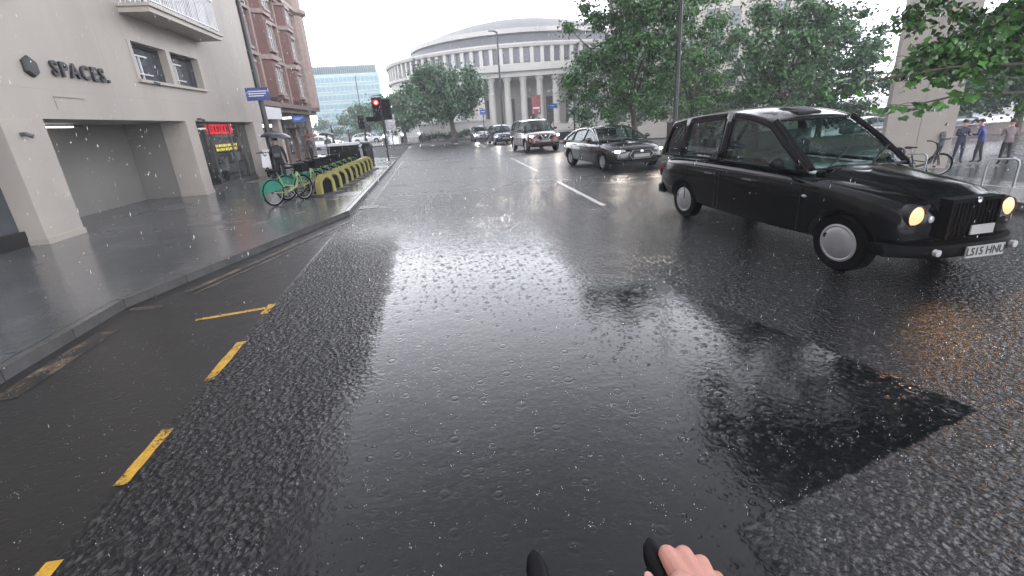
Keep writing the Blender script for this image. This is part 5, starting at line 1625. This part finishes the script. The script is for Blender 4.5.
umbrella('dark grey umbrella held over the person by the black lamp post', (-5.53, 19.0, HP + 1.2), M_umk, .55, (0, R(8)), .72)
bp_ = thing('backpack', 'black backpack worn by the person beside the black lamp post', 'backpack', (-5.42, 18.58, HP + 1.2), R(190))
MB().loft([[(-.14, 0, -.22), (.14, 0, -.22), (.13, .13, -.2), (-.13, .13, -.2)], [(-.15, 0, .05), (.15, 0, .05), (.14, .17, .05), (-.14, .17, .05)], [(-.11, 0, .25), (.11, 0, .25), (.1, .09, .23), (-.1, .09, .23)]]).build('bag', M_cloth_k, bp_, smooth=True)
MB().box(-.09, .15, -.12, .09, .18, .0).build('pocket', M_cloth_g, bp_)
person('person in a grey top walking under the reddish umbrella', (-8.15, 35.6, HP), R(170), M_cloth_g, M_cloth_k, 1.55, .12, 'hold')
umbrella('reddish umbrella with a pale rim held over the left pedestrian', (-8.1, 35.85, HP + 1.05), M_umr, .58, (0, R(-6)), .72)
person('person in a grey coat walking under the grey umbrella', (-6.9, 35.4, HP), R(200), M_cloth_g, M_cloth_k, 1.55, .18, 'hold')
umbrella('dark grey umbrella held over the right of the two walking pedestrians', (-7.0, 35.65, HP + 1.05), M_umk, .56, (0, R(5)), .72)
G_ = 'people waiting on the square at the right'
for (x, y, rz, top, legs, arm, clk, lab) in [
    (21.6, 18.9, 60, M_cloth_k, M_cloth_k, 'down', True, 'person in a long black coat, leftmost of the people on the right'),
    (20.6, 16.9, 20, M_cloth_g, M_cloth_k, 'phone', False, 'person in a grey green jacket standing with legs apart, seen from behind'),
    (22.4, 17.6, -20, M_cloth_n, M_cloth_n, 'phone', False, 'person in dark navy clothes just left of the bright blue jacket'),
    (22.9, 17.2, 200, M_cloth_b, M_cloth_k, 'phone', False, 'person in a bright blue waterproof bending forward'),
    (22.9, 16.2, 150, M_cloth_p, M_cloth_k, 'phone', False, 'person in a pale pink jacket at the right edge of the picture')]:
    person(lab, (x, y, gz(x) + HP + .02), R(rz), top, legs, 1.74, .09, arm, lean=.12 if 'bending' in lab else .02, cloak=clk)
bg_ = thing('carrier_bag', 'white carrier bag held by the person in the long black coat', 'bag', (21.28, 18.75, gz(21) + .62))
MB().loft([[(-.13, -.05, 0), (.13, -.05, 0), (.13, .05, 0), (-.13, .05, 0)], [(-.15, -.07, .2), (.15, -.07, .2), (.15, .07, .2), (-.15, .07, .2)], [(-.11, -.02, .36), (.11, -.02, .36), (.11, .02, .36), (-.11, .02, .36)]]).build('bag', M_cloth_w, bg_, smooth=True)
MB().tube([(-.06, 0, .34), (0, 0, .5), (.06, 0, .34)], .008, 5).build('handle', M_cloth_w, bg_)
person('person in black passing beneath the library portico', (9.6, 42.5, .1), R(10), M_cloth_k, M_cloth_g, 1.7, .1, 'down')

# ------------------------------------------------------------------ rider's hand and handlebar
HX, HY, HZ = .289, .478, 1.20
hd = thing('person', 'bare right hand of the cyclist closed round the black brake hood', 'person', (HX - .004, HY + .030, HZ), R(6))
hd.scale = (1.1,) * 3
HP_ = [((.045, -.23, .0), .030), ((.036, -.15, .016), .026), ((.026, -.10, .026), (.032, .023)), ((.022, -.058, .028), (.034, .021)),
       # knuckles
       ((.010, .008, .030), .0135), ((.031, .000, .030), .0135), ((.049, -.015, .023), .0128), ((.060, -.035, .012), .0118),
       # index: drops over the far side of the hood and hooks back under it
       ((.022, .020, .010), .0105), ((.020, .020, -.012), .0092), ((.002, .014, -.022), .0080),
       # middle
       ((.043, .008, .006), .0105), ((.038, .006, -.016), .0092), ((.014, .000, -.026), .0080),
       # ring
       ((.057, -.010, -.001), .0098), ((.048, -.012, -.022), .0086), ((.022, -.016, -.030), .0076),
       # little
       ((.065, -.030, -.008), .0088), ((.055, -.032, -.026), .0078), ((.032, -.034, -.034), .0068),
       # thumb lies along the inner side of the hood
       ((.000, -.080, .026), .020), ((-.020, -.055, .026), .0150), ((-.030, -.034, .020), .0130), ((-.030, -.014, .014), .0115), ((.000, -.044, .032), .020)]
HE = [(0, 1), (1, 2), (2, 3), (3, 4), (3, 5), (3, 6), (3, 7), (4, 8), (8, 9), (9, 10), (5, 11), (11, 12), (12, 13), (6, 14), (14, 15), (15, 16), (7, 17), (17, 18), (18, 19), (2, 20), (20, 21), (21, 22), (22, 23), (3, 24), (24, 21)]
hm_ = MB()
def capsule(a, ra, b, rb):
    a, b = Vector(a), Vector(b); d = b - a; n = 6
    ts = [(-ra, .3), (-ra * .8, .62), (-ra * .45, .9)]
    u = d.normalized() if d.length > 1e-6 else Vector((0, 0, 1))
    pts = [a + u * k for k, _ in ts] + [a, b] + [b + u * (rb * k) for k in (.45, .8, 1.)]
    rr = [ra * s for _, s in ts] + [ra, rb] + [rb * s for s in (.9, .62, .3)]
    hm_.tube([tuple(p) for p in pts], rr, 12)
for i_, j_ in HE:
    (pa, ra), (pb, rb) = HP_[i_], HP_[j_]
    ra = ra[1] if isinstance(ra, tuple) else ra; rb = rb[1] if isinstance(rb, tuple) else rb
    if i_ == 3 and j_ < 8: ra = .020; pa = (pa[0] + (HP_[j_][0][0] - .035) * .55, pa[1], pa[2] - .002)
    capsule(pa, ra, pb, rb)
capsule((.012, -.06, .026), .021, (.046, -.066, .018), .020)
capsule((.026, -.10, .022), .026, (.044, -.10, .014), .022)
hme = bpy.data.meshes.new('hand'); hme.from_pydata(hm_.v, [], hm_.f)
hto = temp(hme)
q_ = hto.modifiers.new('r', 'REMESH'); q_.mode = 'VOXEL'; q_.voxel_size = .0016
q_ = hto.modifiers.new('m', 'SMOOTH'); q_.factor = .5; q_.iterations = 7
hme = evaluated(hto); kill(hto)
hme.materials.clear(); hme.materials.append(M_skin)
hme.polygons.foreach_set('use_smooth', [True] * len(hme.polygons))
link('hand', hme, hd)
ell(MB(), (-.0305, -.010, .0245), (.0065, .009, .003), 10, 6).build('thumbnail', mat('nail', (.66, .36, .31), .25, var=.05), hd, smooth=True)
MB().tube([(.045, -.21, .0), (.055, -.30, -.01), (.09, -.55, -.02)], [.042, .048, .056], 12).build('sleeve', M_cloth_k, hd, smooth=True)
hb = thing('handlebar', 'black drop handlebar with two brake hoods at the bottom of the picture', 'handlebar', (HX, HY, HZ))
def hood(x, yo, zo, k):
    m = MB()
    rings = []
    for (y, z, a, b) in ((-.10, -.035, .017, .018), (-.05, -.022, .018, .021), (.0, -.008, .0175, .020), (.035, .006, .018, .019), (.055, .018, .017, .017), (.066, .026, .012, .012), (.071, .037, .003, .003)):
        rings.append([(x + k * (y * .0) - (.012 * (y + .1) / .17) + a * math.cos(2 * PI * i / 14), y + yo + b * .3 * math.sin(2 * PI * i / 14), z + zo + b * math.sin(2 * PI * i / 14)) for i in range(14)])
    return m.loft(rings).build('brake_hood', M_plast, hb, smooth=True)
h1_ = hood(0, 0, 0, 1)
xl = -.19
h2_ = hood(xl, .02, .0, 1)
for x, yo in ((0, 0), (xl, .02)):
    MB().tube([(x - .01, .05 + yo, .01), (x - .012, .066 + yo, -.03), (x - .006, .05 + yo, -.08), (x, .03 + yo, -.12)], [.007, .007, .006, .004], 8).build('brake_lever', M_frame, hb, smooth=True)
    MB().tube([(x * .9 - .01, -.16 + yo, -.05), (x, -.13 + yo, -.045), (x, -.06 + yo, -.035), (x, .0 + yo, -.06), (x, .02 + yo, -.10), (x, .0 + yo, -.14), (x, -.08 + yo, -.16), (x, -.13 + yo, -.165)], .0135, 10).build('drop', M_plast, hb, smooth=True)
MB().tube([(xl * .9, -.20, -.05), (xl * .5, -.205, -.048), (-.01, -.16, -.05)], .014, 10).build('top_bar', M_plast, hb, smooth=True)
MB().tube([(xl * .5, -.205, -.048), (xl * .5, -.30, -.06)], .018, 10).tube([(xl * .5, -.31, -.02), (xl * .5, -.25, -.30)], .022, 10).build('stem', M_dark, hb, smooth=True)

# ------------------------------------------------------------------ falling rain and splashes
def bits(name, P, L_, Rr, m, label, cat, tilt=.0):
    n = len(P)
    base = np.array([(0, 0, .5), (1, 0, -.1), (0, 1, -.1), (-1, 0, -.1), (0, -1, -.1), (0, 0, -.5)], float)
    F = np.array([(0, 1, 2), (0, 2, 3), (0, 3, 4), (0, 4, 1), (5, 2, 1), (5, 3, 2), (5, 4, 3), (5, 1, 4)])
    v = np.repeat(base[None], n, 0)
    v[:, :, :2] *= Rr[:, None, None]
    v[:, :, 2] *= L_[:, None]
    v[:, :, 0] += v[:, :, 2] * tilt
    v += P[:, None, :]
    me = bpy.data.meshes.new(name)
    me.vertices.add(n * 6); me.vertices.foreach_set('co', v.ravel())
    idx = (np.arange(n)[:, None, None] * 6 + F[None]).ravel()
    me.loops.add(len(idx)); me.polygons.add(n * 8)
    me.loops.foreach_set('vertex_index', idx)
    me.polygons.foreach_set('loop_start', np.arange(n * 8) * 3)
    me.polygons.foreach_set('loop_total', np.full(n * 8, 3))
    me.polygons.foreach_set('use_smooth', [True] * (n * 8))
    me.update(); me.validate(); me.materials.append(m)
    o = link(name, me, None, 'stuff'); tag(o, label, cat)
    return o
n = 7000
c2_ = np.stack([rng.uniform(-2.0, 9.0, 7000), 7.5 + 38 * rng.random(7000), np.full(7000, .02)], 1)
c2_ = c2_ + rng.normal(size=c2_.shape) * np.array([.01, .01, .012]); c2_[:, 2] = np.abs(c2_[:, 2]) + .004
P_ = np.stack([rng.uniform(-9, 13, n), 1.0 + 27 * rng.random(n) ** 1.3, rng.uniform(.05, 6.5, n)], 1)
P_ = P_[(P_[:, 0] > -7.2 + 0 * P_[:, 1])]
k = len(P_)
dist = np.linalg.norm(P_ - np.array([0, 0, 1.9]), axis=1)
P_ = P_[dist > 1.1]; k = len(P_)
bits('falling_rain', P_, (.006 + .034 * rng.random(k) ** 3) * np.clip(dist[dist > 1.1] / 4, .5, 3.), (.0010 + .0030 * rng.random(k) ** 3) * np.clip(dist[dist > 1.1] / 4, .6, 3.), M_rain, 'raindrops falling through the air over the street', 'rain', .12)
n = 3600
c_ = np.stack([rng.uniform(-3.8, 6.5, n), 1.6 + 16 * rng.random(n) ** 1.5, np.zeros(n)], 1)
pts = []
for c in c_:
    for j in range(rng.integers(1, 5)):
        r_ = rng.uniform(.004, .022); a_ = rng.uniform(0, 2 * PI)
        pts.append((c[0] + r_ * math.cos(a_), c[1] + r_ * math.sin(a_), rng.uniform(.004, .04)))
pts = np.concatenate([np.array(pts), c2_])
sz_ = np.clip(pts[:, 1] / 9, 1, 2.6)
bits('rain_splashes', pts, rng.uniform(.002, .008, len(pts)) * sz_, (.0006 + .0022 * rng.random(len(pts)) ** 2) * sz_, M_rain, 'tiny splashes thrown up where the rain hits the road', 'rain', 0)

# ------------------------------------------------------------------ misty air
hz_ = MB().box(-320, -215, -2.6, 320, 330, 28.5)
hm = bpy.data.materials.new('rain_haze'); hm.use_nodes = True
nt = hm.node_tree; nt.nodes.clear()
ou = nt.nodes.new('ShaderNodeOutputMaterial'); vo = nt.nodes.new('ShaderNodeVolumePrincipled')
vo.inputs['Color'].default_value = (.93, .95, 1, 1); vo.inputs['Density'].default_value = .002; vo.inputs['Anisotropy'].default_value = .1
nt.links.new(vo.outputs['Volume'], ou.inputs['Volume'])
hzo = hz_.build('haze', hm, kind='stuff'); tag(hzo, 'rain mist hanging over the whole street', 'haze')
